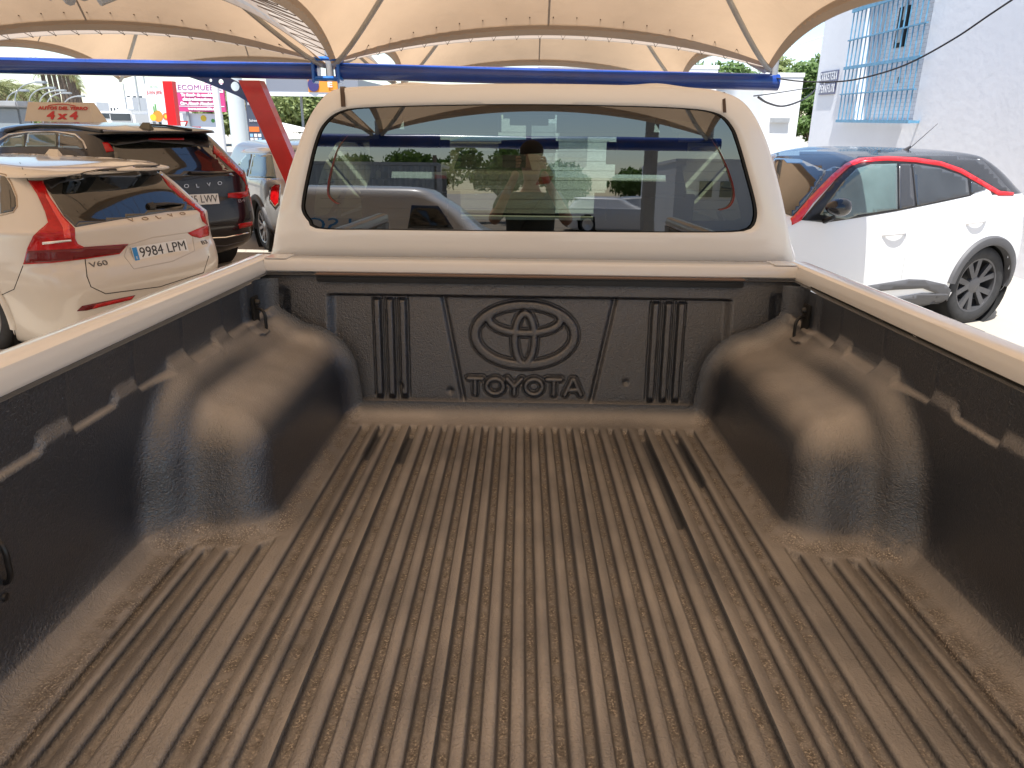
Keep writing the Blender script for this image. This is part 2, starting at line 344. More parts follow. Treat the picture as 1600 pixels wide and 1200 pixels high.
def build_liner():
    root = empty_child('bed_liner')
    vals = sorted(set([-v for v in VAL] + VAL)); wv = {v: w_ for v, w_ in zip(VAL, VW)}
    xs = set(np.round(np.linspace(-.80, .80, 81), 4).tolist())
    for v in vals:
        h = wv[abs(v)]
        xs = {x for x in xs if abs(x - v) > h + .007}
    for v in vals:
        h = wv[abs(v)]
        xs |= {v - h - .006, v - h - .003, v - h, v - h * .4, v + h * .4, v + h, v + h + .003, v + h + .006}
    xs = np.array(sorted(xs)); AZ = .42           # axis height above the floor
    angf = np.arctan2(xs, AZ)                     # angle from straight down
    amax = math.atan2(.80, AZ); 
    zs = np.linspace(.02, .436, 96)
    angw = np.arctan2(.815, AZ - zs); angw = angw[angw > amax + .004]
    ang = np.concatenate([-angw[::-1], angf, angw])
    n = len(ang)
    ys = np.concatenate([np.linspace(.60, 2.10, 215), 2.10 + .072 * np.sin(np.linspace(0, math.pi / 2, 14))[1:]])
    Y = np.repeat(ys[:, None], n, 1); A = np.repeat(ang[None], len(ys), 0)
    sx = np.sin(A); sz = -np.cos(A)
    lo = np.zeros_like(A); hi = np.full_like(A, 1.2)
    t = lo.copy()
    # sphere-trace outwards, then refine
    for _ in range(70):
        d = tub(np.abs(t * sx), Y, AZ + t * sz); t = t + np.maximum(d, 0) * .55
    for _ in range(12):
        d = tub(np.abs(t * sx), Y, AZ + t * sz); t = t + d * .5
    # turn in to the bulkhead with a fillet
    Rf = .072
    q = np.clip((Y - 2.10) / Rf, 0, 1); off = Rf * .75 * (1 - np.sqrt(np.maximum(1 - q * q, 0)))
    X = t * sx; Z = AZ + t * sz
    e = 1e-3
    gx = tub(np.abs(X + e), Y, Z) - tub(np.abs(X - e), Y, Z); gz = tub(np.abs(X), Y, Z + e) - tub(np.abs(X), Y, Z - e); gy = tub(np.abs(X), Y + e, Z) - tub(np.abs(X), Y - e, Z)
    g = np.sqrt(gx ** 2 + gy ** 2 + gz ** 2) + 1e-9; gx /= g; gy /= g; gz /= g
    X = X + gx * off; Z = Z + gz * off
    # grooves
    ax = np.abs(X); d1, d2 = archd(ax, Y, Z)
    flat = smoothstep(.045, .06, d1) * smoothstep(.045, .06, d2) * smoothstep(.74, .72, ax) * smoothstep(2.105, 2.09, Y) * (Z < .05)
    end = smoothstep(.772, .800, Y)
    k = np.zeros_like(X)
    kg = np.zeros_like(X)
    for v in vals:
        h = wv[abs(v)]; dd = np.abs(X - v)
        c = smoothstep(h + .006, h, dd)
        outer = abs(v) > .5
        k = np.maximum(k, c); kg = np.maximum(kg, smoothstep(h + .001, h - .001, dd) * (1 if not outer else .6))
    dep = .0150 * k * flat * end
    crown = .0012 * (1 - k) * flat
    Z = Z - dep + crown
    # drain slots in four grooves near the bulkhead
    slot = np.zeros_like(X)
    for sx_, y0, y1 in ((-.345, 1.84, 2.06), (-.442, 1.86, 2.07), (.345, 1.50, 2.06), (.442, 1.72, 2.05)):
        slot = np.maximum(slot, smoothstep(.014, .009, np.abs(X - sx_)) * smoothstep(y0, y0 + .02, Y) * smoothstep(y1, y1 - .02, Y))
    Z = Z - slot * .006
    # tabs on the side wall ledge and the vertical ribs above them
    wallm = (ax > .78) & (Z > .26)
    for yt in (.72, .95, 1.18, 1.41, 1.63, 1.87):
        rb = smoothstep(.006, .001, np.abs(Y - yt - .0 - (Z - .3) * .06)) * smoothstep(.335, .35, Z)
        X = np.where(wallm, X - np.sign(X) * (.0028 * rb), X)
    # shallow post in the front corner behind the tie-down
    X = X - np.sign(X) * .012 * np.where(ax > .76, smoothstep(2.0, 2.03, Y) * smoothstep(2.10, 2.07, Y) * smoothstep(.22, .26, Z), 0)
    def grad(A_): return np.gradient(A_, axis=0), np.gradient(A_, axis=1)
    (xa, xb), (ya_, yb_), (za, zb_) = grad(X), grad(Y), grad(Z)
    nxx = ya_ * zb_ - za * yb_; nyy = za * xb - xa * zb_; nzz = xa * yb_ - ya_ * xb
    gn = np.abs(nzz) / (np.sqrt(nxx ** 2 + nyy ** 2 + nzz ** 2) + 1e-12)
    up = smoothstep(.42, .92, gn)
    rim_d = smoothstep(.50, 1.0, gz)
    dust = np.clip(up * .95 * (1 - .45 * smoothstep(.02, .12, Z) * 0) , 0, 1)
    dust = dust * (1 - .8 * slot)
    dust = np.where(ax > .775, np.maximum(dust, .0), dust)
    tb = 0
    for yt in TABY: tb = np.maximum(tb, smoothstep(yt - .095, yt - .075, Y) * smoothstep(yt + .006, yt, Y))
    led = .30 * (ax > .77) * smoothstep(.008 + .009 * tb, .003 + .006 * tb, np.abs(Z - (.329 + .018 * tb)))
    dust = np.maximum(dust, led)
    dust = dust * (1 - .12 * k * flat * end)
    grit = kg * flat * end * (1 - slot)
    edge = smoothstep(.055, .03, np.minimum(d1, d2)) * smoothstep(.004, .012, np.minimum(d1, d2)) * (Z < .03) + smoothstep(.70, .725, ax) * smoothstep(.77, .745, ax) * (Z < .04)
    grit = np.clip(np.maximum(grit, edge * .8), 0, 1)
    nv = len(ys) * n
    V = np.stack([X.ravel() + CX, Y.ravel(), Z.ravel() + FZ], 1)
    idx = np.arange(nv).reshape(len(ys), n)
    Fc = np.stack([idx[:-1, :-1].ravel(), idx[:-1, 1:].ravel(), idx[1:, 1:].ravel(), idx[1:, :-1].ravel()], 1)
    o = obj('tub', V, Fc, M_['liner'], root, smooth=True)
    setdust(o, dust.ravel(), grit.ravel())
    return root
def empty_child(name):
    o = bpy.data.objects.new(name, None); C.objects.link(o); o.parent = truck; return o
def setdust(o, d, g):
    a = o.data.color_attributes.new('dust', 'FLOAT_COLOR', 'POINT')
    c = np.zeros((len(d), 4), dtype=np.float32); c[:, 0] = d; c[:, 1] = g; c[:, 3] = 1
    a.data.foreach_set('color', c.ravel())
liner = build_liner()

def build_bulkhead():
    nx, nz = 640, 240
    x = np.linspace(-.83, .83, nx); z = np.linspace(-.03, .437, nz)
    X, Z = np.meshgrid(x, z)
    ax = np.abs(X); f = np.zeros_like(X)         # f>0 : towards the load bed
    lean = (Z) * .16                              # leans forward as it rises
    # height above floor; panel outline taken in panel coordinates
    top = .372
    def sst(a, b, v): return smoothstep(a, b, v)
    # wide lateral recess below the header
    rec = sst(top + .006, top - .006, Z) * sst(.632, .600, ax)
    f -= .022 * rec
    # raised corner blocks: (kept at 0) ; central trapezoid recessed further
    edge = .268 - (.37 - Z) * .20
    cen = sst(edge + .012, edge - .004, ax) * sst(top + .004, top - .012, Z) 
    f -= .003 * cen + .009 * np.exp(-((ax - edge) / .007) ** 2) * (Z < top) * sst(.03, .06, Z)
    # bottom fillet strip
    f += .055 * (1 - np.sqrt(np.clip(1 - np.clip((.055 - Z) / .055, 0, 1) ** 2, 0, 1)))
    # vertical ribs
    for c in (-.474, -.434, -.394, .394, .434, .474):
        cc = c * (1 - (.37 - Z) * .05)
        dd = np.abs(X - cc)
        f += .015 * sst(.0125, .0065, dd) * sst(.366, .354, Z) * sst(.045, .07, Z)
        f -= .007 * sst(.019, .0145, dd) * sst(.366, .354, Z) * sst(.045, .07, Z) * (dd > .0125)
    # emblem and lettering, moulded in relief from stroke distances
    def dpoly(pts, closed=True):
        best = np.full(X.shape, 9.)
        k = len(pts)
        for i in range(k if closed else k - 1):
            a = pts[i]; b = pts[(i + 1) % k]
            dx, dy = b[0] - a[0], b[1] - a[1]; L2 = dx * dx + dy * dy + 1e-12
            t = np.clip(((X - a[0]) * dx + (Z - a[1]) * dy) / L2, 0, 1)
            best = np.minimum(best, (X - a[0] - t * dx) ** 2 + (Z - a[1] - t * dy) ** 2)
        return np.sqrt(best)
    def ell(cx, cz, a, b, n=40): return [(cx + a * math.cos(2 * math.pi * i / n), cz + b * math.sin(2 * math.pi * i / n)) for i in range(n)]
    ex, ez = -.012, .252
    D = dpoly(ell(ex, ez, .156, .093, 56)) - .0125
    D = np.minimum(D, dpoly(ell(ex, ez + .049, .112, .043)) - .0100)
    D = np.minimum(D, dpoly(ell(ex, ez - .012, .031, .079)) - .0095)
    # letters: height .056, centred under the emblem
    lz0, lz1 = .067, .115; lw = .0064; Hh = lz1 - lz0; mid = (lz0 + lz1) / 2
    for ch, cx in zip('TOYOTA', (-.166, -.103, -.042, .020, .083, .144)):
        if ch == 'T': segs = [[(cx - .022, lz1), (cx + .022, lz1)], [(cx, lz1), (cx, lz0)]]
        elif ch == 'O': segs = [ell(cx, mid, .0265, Hh / 2, 24) + [ell(cx, mid, .0265, Hh / 2, 24)[0]]]
        elif ch == 'Y': segs = [[(cx - .023, lz1), (cx, mid - .002)], [(cx + .023, lz1), (cx, mid - .002)], [(cx, mid - .002), (cx, lz0)]]
        else: segs = [[(cx - .025, lz0), (cx - .003, lz1), (cx + .003, lz1), (cx + .025, lz0)], [(cx - .016, lz0 + .016), (cx + .016, lz0 + .016)]]
        for s_ in segs: D = np.minimum(D, dpoly(s_, False) - lw)
    f += .0105 * sst(.0030, -.0022, D) - .0055 * sst(.0085, .0045, D) * sst(.0015, .0035, D)
    f += .0012 * sst(-.004, -.0065, D)
    # a few dents
    for dx, dz in ((-.245, .075), (.31, .11), (-.40, .09)): f -= .006 * np.exp(-((X - dx) ** 2 + (Z - dz) ** 2) / .00008)
    # two shallow steps in the corner blocks
    f -= .010 * sst(.735, .765, ax) * sst(.40, .37, Z)
    Y = YF + lean - f + .02
    V = np.stack([X.ravel() + CX, Y.ravel(), Z.ravel() + FZ], 1)
    idx = np.arange(nx * nz).reshape(nz, nx)
    Fc = np.stack([idx[:-1, :-1].ravel(), idx[:-1, 1:].ravel(), idx[1:, 1:].ravel(), idx[1:, :-1].ravel()], 1)
    o = obj('bulkhead_panel', V, Fc, M_['liner'], liner, smooth=True)
    dust = .9 * smoothstep(.05, .022, Z)
    setdust(o, dust.ravel(), np.zeros(nx * nz))
build_bulkhead()
# lip of the liner behind the rail, and the black header strip
mb = MB()
mb.box((CX, 2.238, RZ - .010), (1.30, .02, .018), bev=.003)
mb.build('header_strip', M_['black'], liner)
mb = MB(); mb.box((CX + .0, 2.250, RZ + .0035), (1.31, .03, .004)); mb.build('seal_strip', mat('seal_brown', (.16, .10, .07), .5), liner)

# painted rails: profile swept along the bed
def sweep(name, prof, path, m, parent, closed=False):
    vs = []; fs = []; n = len(prof)
    for P, xd in path:                            # P origin, xd: sign of outward x
        for a, b in prof: vs.append((P[0] + a * xd, P[1], P[2] + b))
    for i in range(len(path) - 1):
        for j in range(n - 1): fs.append((i * n + j, i * n + j + 1, (i + 1) * n + j + 1, (i + 1) * n + j))
    o = obj(name, vs, fs, m, parent, smooth=True); shade(o, 40); return o
rail_prof = [(.004, -.001), (.0, -.003), (-.003, .002), (-.003, .008), (0, .034), (.003, .0415), (.009, .0445), (.03, .0465), (.055, .0455), (.075, .040), (.090, .028), (.098, .010), (.103, -.02), (.112, -.10), (.122, -.22), (.125, -.30), (.118, -.42), (.09, -.62), (.08, -.64)]
ysr = list(np.linspace(.56, 2.24, 40)) + [2.262, 2.30, 2.36]
for sgn in (-1, 1):
    path = [((CX + sgn * .817, y, RZ + .0 + (.000)), sgn) for y in ysr]
    sd = sweep('bed_side', rail_prof, path, M_['paint'], truck)
# front rail of the bed and its top, then the ledge up to the cab
def lathe_path(name, prof_yz, x0, x1, m, parent, nseg=30, crown=0):
    vs = []; fs = []; n = len(prof_yz)
    for i in range(nseg + 1):
        u = i / nseg * 2 - 1
        for y, z in prof_yz: vs.append((x0 + (x1 - x0) * i / nseg, y, z + crown * (1 - u * u)))
    for i in range(nseg):
        for j in range(n - 1): fs.append((i * n + j, i * n + j + 1, (i + 1) * n + j + 1, (i + 1) * n + j))
    o = obj(name, vs, fs, m, parent, smooth=True); shade(o, 40); return o
lathe_path('front_rail', [(2.262, RZ + .006), (2.258, RZ + .010), (2.258, RZ + .036), (2.262, RZ + .0425), (2.27, RZ + .0445), (2.345, RZ + .0445), (2.352, RZ + .040), (2.352, RZ - .03)], CX - .817, CX + .817, M_['paint'], truck)
for sgn in (-1, 1):                               # overlapped corner plates of the rail
    mb = MB(); mb.box((CX + sgn * .783, 2.306, RZ + .0465), (.07, .088, .003), bev=.001); mb.build('corner_plate', M_['paint'], truck)
# ragged torn edge of protective film on the right rail
vs = []; fs = []; y = .9
while y < 2.1:
    d_ = random.uniform(0, .007); l = random.uniform(.008, .05); k = len(vs)
    vs += [(CX + .8135, y, RZ + .006), (CX + .8135, y, RZ - .003 + d_), (CX + .8135, y + l, RZ + .006), (CX + .8135, y + l, RZ - .003 + d_)]; y += l
for k in range(0, len(vs) - 2, 2): fs.append((k, k + 1, k + 3, k + 2))
obj('liner_edge', vs, fs, M_['matblack'], liner)
for sgn in (-1, 1):
    vs = [(CX + sgn * x_, y_, RZ + .0025) for y_ in (.6, 2.0, 2.1, 2.262) for x_ in (.800 if y_ < 1.9 or y_ > 2.09 else .788, .84)]
    obj('liner_flange', vs, [(0, 1, 3, 2), (2, 3, 5, 4), (4, 5, 7, 6)], M_['black'], liner)
mb = MB(); mb.box((CX, 2.25, RZ + .001), (1.66, .045, .002)); mb.build('liner_flange', M_['black'], liner)
# tie-down hooks
def hook(x, y, z, s):
    mb = MB()
    mb.box((x + s * .010, y, z), (.006, .05, .15), bev=.002)
    pl = mb.build('hook_plate', M_['matblack'], truck)
    mb = MB(); P = [(.006, 0, .040), (.014, 0, .038), (.024, -.001, .033), (.030, -.002, .018), (.030, -.002, 0), (.030, -.002, -.016), (.024, -.001, -.030), (.014, 0, -.034), (.006, 0, -.036)]
    mb.tube([(x - s * a + s * .012, y + b, z + c) for a, b, c in catmull(P, 4, False)], .0046, 10)
    mb.build('hook_loop', M_['black'], pl, smooth=True)
    for dz in (.058, -.056): mb = MB(); mb.lathe([(0, -.012), (.006, -.011), (.0085, -.006), (.009, 0)], frame((x + s * .004, y - .004, z + dz), (0, 1, 0), (0, 0, 1)) @ Matrix.Scale(s if s > 0 else -1, 4, (0, 0, 1)), 12); mb.build('bolt', M_['black'], pl, smooth=True)
hook(CX - .780, 2.075, FZ + .322, -1); hook(CX + .780, 2.075, FZ + .322, 1)
hook(CX - .808, .965, FZ + .20, -1)

# --- cab: rings lofted round the rear window
YG = 2.392                                        # plane of the rear glass (nearly upright)
win_px = [(484, 345), (474, 330), (474, 312), (481, 275), (494, 222), (508, 193), (534, 174), (580, 168), (700, 164.5), (818, 163.5), (940, 165), (1060, 169), (1118, 177), (1142, 197), (1154, 226), (1168, 275), (1179, 318), (1180, 341), (1172, 356), (1150, 361.5), (1060, 362.5), (818, 361), (600, 358.5), (500, 357)]
cab_px = [(424, 388), (430, 350), (441, 305), (453, 262), (470, 215), (482, 185), (500, 155), (516, 142), (545, 135.5), (680, 131.5), (818, 130), (960, 132), (1090, 137), (1130, 143), (1160, 156), (1180, 180), (1200, 222), (1214, 270), (1226, 320), (1236, 372), (1240, 418), (1150, 424), (818, 422), (500, 416), (422, 412)]
def to_plane(pts, y): return [thit(a, b, 1, y) for a, b in pts]
def resample(P, c, n, off=0):
    P = [Vector((p.x, p.z)) for p in P]; out = []
    for i in range(n):
        a = 2 * math.pi * (i + off) / n; d = Vector((math.cos(a) , math.sin(a) * .5)).normalized(); best = None
        for j in range(len(P)):
            p, q = P[j], P[(j + 1) % len(P)]
            e = q - p; den = d.x * e.y - d.y * e.x
            if abs(den) < 1e-12: continue
            w_ = p - c; t = (w_.x * e.y - w_.y * e.x) / den; u = (w_.x * d.y - w_.y * d.x) / den
            if t > 0 and -1e-9 <= u <= 1 + 1e-9 and (best is None or t > best): best = t
        out.append(c + d * best)
    return out
def curve_of(px, y): return catmull(to_plane(px, y), 6)
NR = 200
wn = curve_of(win_px, YG); cc = Vector((sum(p.x for p in wn) / len(wn), sum(p.z for p in wn) / len(wn)))
ringW = resample(wn, cc, NR); ringC = resample(curve_of(cab_px, YG + .03), cc, NR)
def mixr(a, b, t): return [p.lerp(q, t) for p, q in zip(a, b)]
def shift(rg, f): return [f(p) for p in rg]
zb = RZ + .02
ro = lambda r_, k: [cc + (p - cc) * k for p in r_]
def widen(r_, dx, dz, floor=True):
    out = []
    for p in r_:
        q = p - cc
        z = p.y + (dz if q.y > 0 else 0)
        out.append(Vector((p.x + (dx if q.x > 0 else -dx) * min(1, abs(q.x) / .3), z)))
    return out
def bump(r_, k):
    return [Vector((p.x, p.y + k * (math.exp(-((p.x + .36) / .07) ** 2) + math.exp(-((p.x - .42) / .07) ** 2)) * (p.y > cc.y + .2))) for p in r_]
rings = [(ringW, YG + .010), (ringW, YG - .002), (ro(ringW, 1.008), YG - .009), (mixr(ro(ringW, 1.01), ringC, .15), YG - .012), (mixr(ringW, ringC, .5), YG - .004),
         (mixr(ringW, ringC, .80), YG + .004), (mixr(ringW, ringC, .93), YG + .018), (ringC, YG + .045), (bump(widen(ringC, .010, .004), .009), YG + .10)]
fr = []
for p in widen(ringC, .02, 0):                    # windscreen end of the cab: raked
    t = (p.y - zb) / .5; fr.append((p.x, YG + 2.05 - .75 * max(t, 0), p.y - .0))
yst = [.18, .25, .35, .5, .65, .80, .92, 1.02]
for y in yst: rings.append((bump(widen(ringC, .01 + .02 * min(1, y), .004 + .006 * min(1, y)), .010), YG + y))
nlast = len(rings) - 1
R3 = [[(p.x, y, p.y) for p in rg] for rg, y in rings]
for t in (.08, .2, .35, .5, .65, .8, .92, 1): R3.append([tuple(Vector(a_).lerp(Vector(b_), t)) for a_, b_ in zip(R3[nlast], fr)])
def cut(v):                                       # openings for the side windows
    x, y, z = v
    return abs(x - CX) > .50 and 1.46 < z < 1.76 and ((YG + .22 < y < YG + .88) or YG + 1.03 < y < YG + 1.95 - .75 * max((z - zb) / .5, 0))
def shell(R3, name, m):
    vs = [v for r_ in R3 for v in r_]; fs = []
    for i in range(len(R3) - 1):
        for j in range(NR):
            f = (i * NR + j, i * NR + (j + 1) % NR, (i + 1) * NR + (j + 1) % NR, (i + 1) * NR + j)
            c = sum((Vector(vs[k]) for k in f), Vector()) / 4
            if not cut(c): fs.append(f)
    o = obj(name, vs, fs, m, truck, smooth=True); shade(o, 60); return o
shell(R3, 'cab', M_['paint'])
ctr0 = Vector((cc.x, 0, cc.y))
inner = [[((v[0] - cc.x) * .972 + cc.x, v[1] + (.0 if i else .02), (v[2] - cc.y) * .95 + cc.y) for v in r_] for i, r_ in enumerate(R3[8:])]
shell(inner, 'headliner', M_['headliner'])
def fill(name, ring, y, m, parent, bow=0, bias=0):
    n = len(ring); vs = []; fs = []; ks = [1, .8, .6, .4, .2]
    for k in ks:
        for p in ring:
            q = cc + (p - cc) * k; u = (q.x - cc.x) / .75
            vs.append((q.x, y - bow * (1 - u * u) - (q.y - cc.y) * bias, q.y))
    vs.append((cc.x, y - bow, cc.y))
    for i in range(len(ks) - 1):
        for j in range(n): fs.append((i * n + j, i * n + (j + 1) % n, (i + 1) * n + (j + 1) % n, (i + 1) * n + j))
    c = len(vs) - 1
    for j in range(n): fs.append(((len(ks) - 1) * n + j, (len(ks) - 1) * n + (j + 1) % n, c))
    return obj(name, vs, fs, m, parent, smooth=True)
GB = -math.tan(R(.25))
rw = fill('rear_window', ro(ringW, 1.002), YG + .004, M_['glass'], truck, bow=.006, bias=GB)
fr_px = [(492, 335), (494, 300), (505, 262), (520, 232), (540, 208), (566, 193), (610, 185), (700, 181), (818, 179), (950, 181), (1050, 187), (1092, 196), (1118, 218), (1134, 255), (1148, 300), (1158, 340), (1150, 344), (1060, 345), (818, 343.5), (600, 341), (500, 340)]
ringF = resample(curve_of(fr_px, YG + .012), cc, NR)
vs = [(p.x, YG + .012, p.y) for p in ro(ringW, 1.01)] + [(p.x, YG + .012, p.y) for p in ringF]
obj('window_border', vs, [(j, (j + 1) % NR, NR + (j + 1) % NR, NR + j) for j in range(NR)], M_['matblack'], rw)
ring2 = [(ro(ringW, 1.003), YG + .003), (ro(ringW, 1.006), YG - .006), (ro(ringW, .992), YG - .005)]
vs = []
for rg, y in ring2: vs += [(p.x, y, p.y) for p in rg]
obj('window_seal', vs, [(i * NR + j, i * NR + (j + 1) % NR, (i + 1) * NR + (j + 1) % NR, (i + 1) * NR + j) for i in range(2) for j in range(NR)], M_['matblack'], rw, smooth=True)
mb = MB()                                         # heating wires
for i in range(9):
    a = thit(515 - i * 2, 205 + i * 15, 1, YG + .012); b = thit(1125 + i * 3, 208 + i * 15, 1, YG + .012)
    mb.tube([a, b], .0007, 4)
mb.build('heating_wire', mat('heater_wire', (.03, .02, .015), .5), rw)
# dark slots in the roof gutters
for (x0, x1, ya, yb) in ((531, 538, 137, 169), (1128, 1133, 146, 178)):
    rows = []
    rows.append([thit(x, ya, 1, YG + .055) + Vector((0, d_, .004)) for x, d_ in ((x0, .9), (x1, .9))])
    for t, dy in ((0, .043), (.08, .022), (.25, .008), (.5, -.001), (.75, -.008), (1, -.0135)):
        rows.append([thit(x + t * 2, ya - 2 + (yb - ya) * t, 1, YG + dy - .004) for x in (x0, x1)])
    grid([[tuple(p) for p in r_] for r_ in rows], 'roof_molding', mat('moulding', (.045, .025, .018), .4), truck)
# two raised swages across the roof edge
# windscreen, bonnet, wings and side windows
ws = [Vector(fr[i]) for i in range(NR)]
ctr = sum(ws, Vector()) / NR
obj('windscreen', [tuple(ctr + (v - ctr) * .9) for v in ws] + [tuple(ctr)], [(j, (j + 1) % NR, NR) for j in range(NR)], M_['wglass'], truck)
obj('windscreen_surround', [tuple(v) for v in ws] + [tuple(ctr + (v - ctr) * .9) for v in ws], [(j, (j + 1) % NR, NR + (j + 1) % NR, NR + j) for j in range(NR)], M_['matblack'], truck)
hood = []
for y, zt, w_ in ((4.32, 1.33, .84), (4.6, 1.30, .87), (5.0, 1.24, .90), (5.4, 1.16, .90), (5.62, 1.04, .86), (5.72, .80, .82), (5.74, .5, .80)):
    hood.append([(CX + w_ * 1.06 * u, y - .15 * abs(u) ** 3, zt - .05 * u * u if abs(u) < .93 else zt - .75 * (abs(u) - .87) * 8 * (zt - .45)) for u in np.linspace(-1, 1, 33)])
grid(hood, 'bonnet', M_['paint'], truck)
for sgn in (-1, 1):
    rows = []
    for y in np.linspace(2.39, 5.6, 30):
        cut = 0
        if 4.45 < y < 5.35: cut = math.sqrt(max(0, .45 ** 2 - (y - 4.9) ** 2))
        rows.append([(CX + sgn * xx, y, z) for xx, z in ((.86, RZ + .03), (.90, RZ - .02), (.925, RZ - .25), (.925, max(RZ - .42, .55 + cut)), (.91, max(.62, .55 + cut)), (.88, max(.55, .50 + cut)))])
    grid(rows, 'body_side', M_['paint'], truck)
    rows = []
    for y in np.linspace(YG + .18, YG + 1.98, 20):
        rows.append([(CX + sgn * (.885 - (z - 1.43) * .47), y, z) for z in np.linspace(1.44, min(1.78, 1.43 + .36 * (YG + 2.05 - y) / .55), 8)])
    grid(rows, 'side_window', M_['wglass'], truck)
# tailgate, let down
mb = MB(); mb.box((CX, .33, FZ - .03), (1.52, .50, .05), bev=.012); tg = mb.build('tailgate', M_['paint'], truck, smooth=True)
mb = MB(); mb.box((CX, .33, FZ + .0), (1.44, .46, .012), bev=.004); mb.build('tailgate_liner', M_['black'], tg)
# interior: dashboard, mirror, seats
mb = MB(); mb.box((CX, 3.95, 1.24), (1.45, .45, .34), bev=.06); mb.build('dashboard', M_['black'], truck, smooth=True)
m0 = thit(826, 229, 1, 3.35)
mb = MB(); mb.box(m0, (.26, .025, .06), M=Matrix.Rotation(R(-3), 4, 'Y'), bev=.012); mr_ = mb.build('rear_view_mirror', M_['black'], truck, smooth=True)
mb = MB(); mb.tube([m0 + Vector((0, .02, .02)), m0 + Vector((0, .10, .10))], .012); mb.build('mirror_stalk', M_['black'], mr_)
def seat_(x, y, top, w_, head=True):
    mb = MB(); mb.box((x, y, top - .36), (w_, .13, .62), M=Matrix.Rotation(R(8), 4, 'X'), bev=.05)
    mb.box((x, y + .25, top - .68), (w_, .5, .14), bev=.04)
    s_ = mb.build('seat', M_['seat'], truck, smooth=True)
    if head:
        mb = MB(); mb.box((x, y - .02, top + .06), (w_ * .80, .09, .17), bev=.04); mb.build('headrest', M_['seat'], s_, smooth=True)
seat_(CX - .50, 3.25, 1.69, .42); seat_(CX + .49, 3.25, 1.69, .42)
for x_ in (-.36, .36):
    mb = MB(); mb.box((CX + x_, YG + 1.27, 1.905), (.46, .04, .17), M=Matrix.Rotation(R(20), 4, 'X'), bev=.015); mb.build('sun_visor', M_['headliner'], truck, smooth=True)
mb = MB(); mb.box((CX, YG + 1.27, 1.93), (.24, .14, .12), bev=.03); mb.build('roof_console', M_['headliner'], truck, smooth=True)
mb = MB(); mb.box((CX, 2.66, 1.08), (1.36, .13, .60), bev=.05); mb.build('rear_bench', M_['seat'], truck, smooth=True)
# curved red strips laid on the outer face of the rear window
for pts in ([(543, 212), (528, 232), (519, 262), (513, 290), (514, 306), (524, 316), (530, 318)], [(1112, 218), (1126, 240), (1138, 268), (1146, 296), (1145, 313), (1137, 324), (1124, 328)]):
    P = [thit(a, b, 1, YG - .004) for a, b in pts]
    mb = MB(); P2 = catmull(P, 5, False); mb.tube(P2, [.002 + .010 * min(1, i / 12) for i in range(len(P2))], 8, flat=.12); mb.build('red_strip', mat('red_strip', (.20, .018, .010), .3), rw, smooth=True)

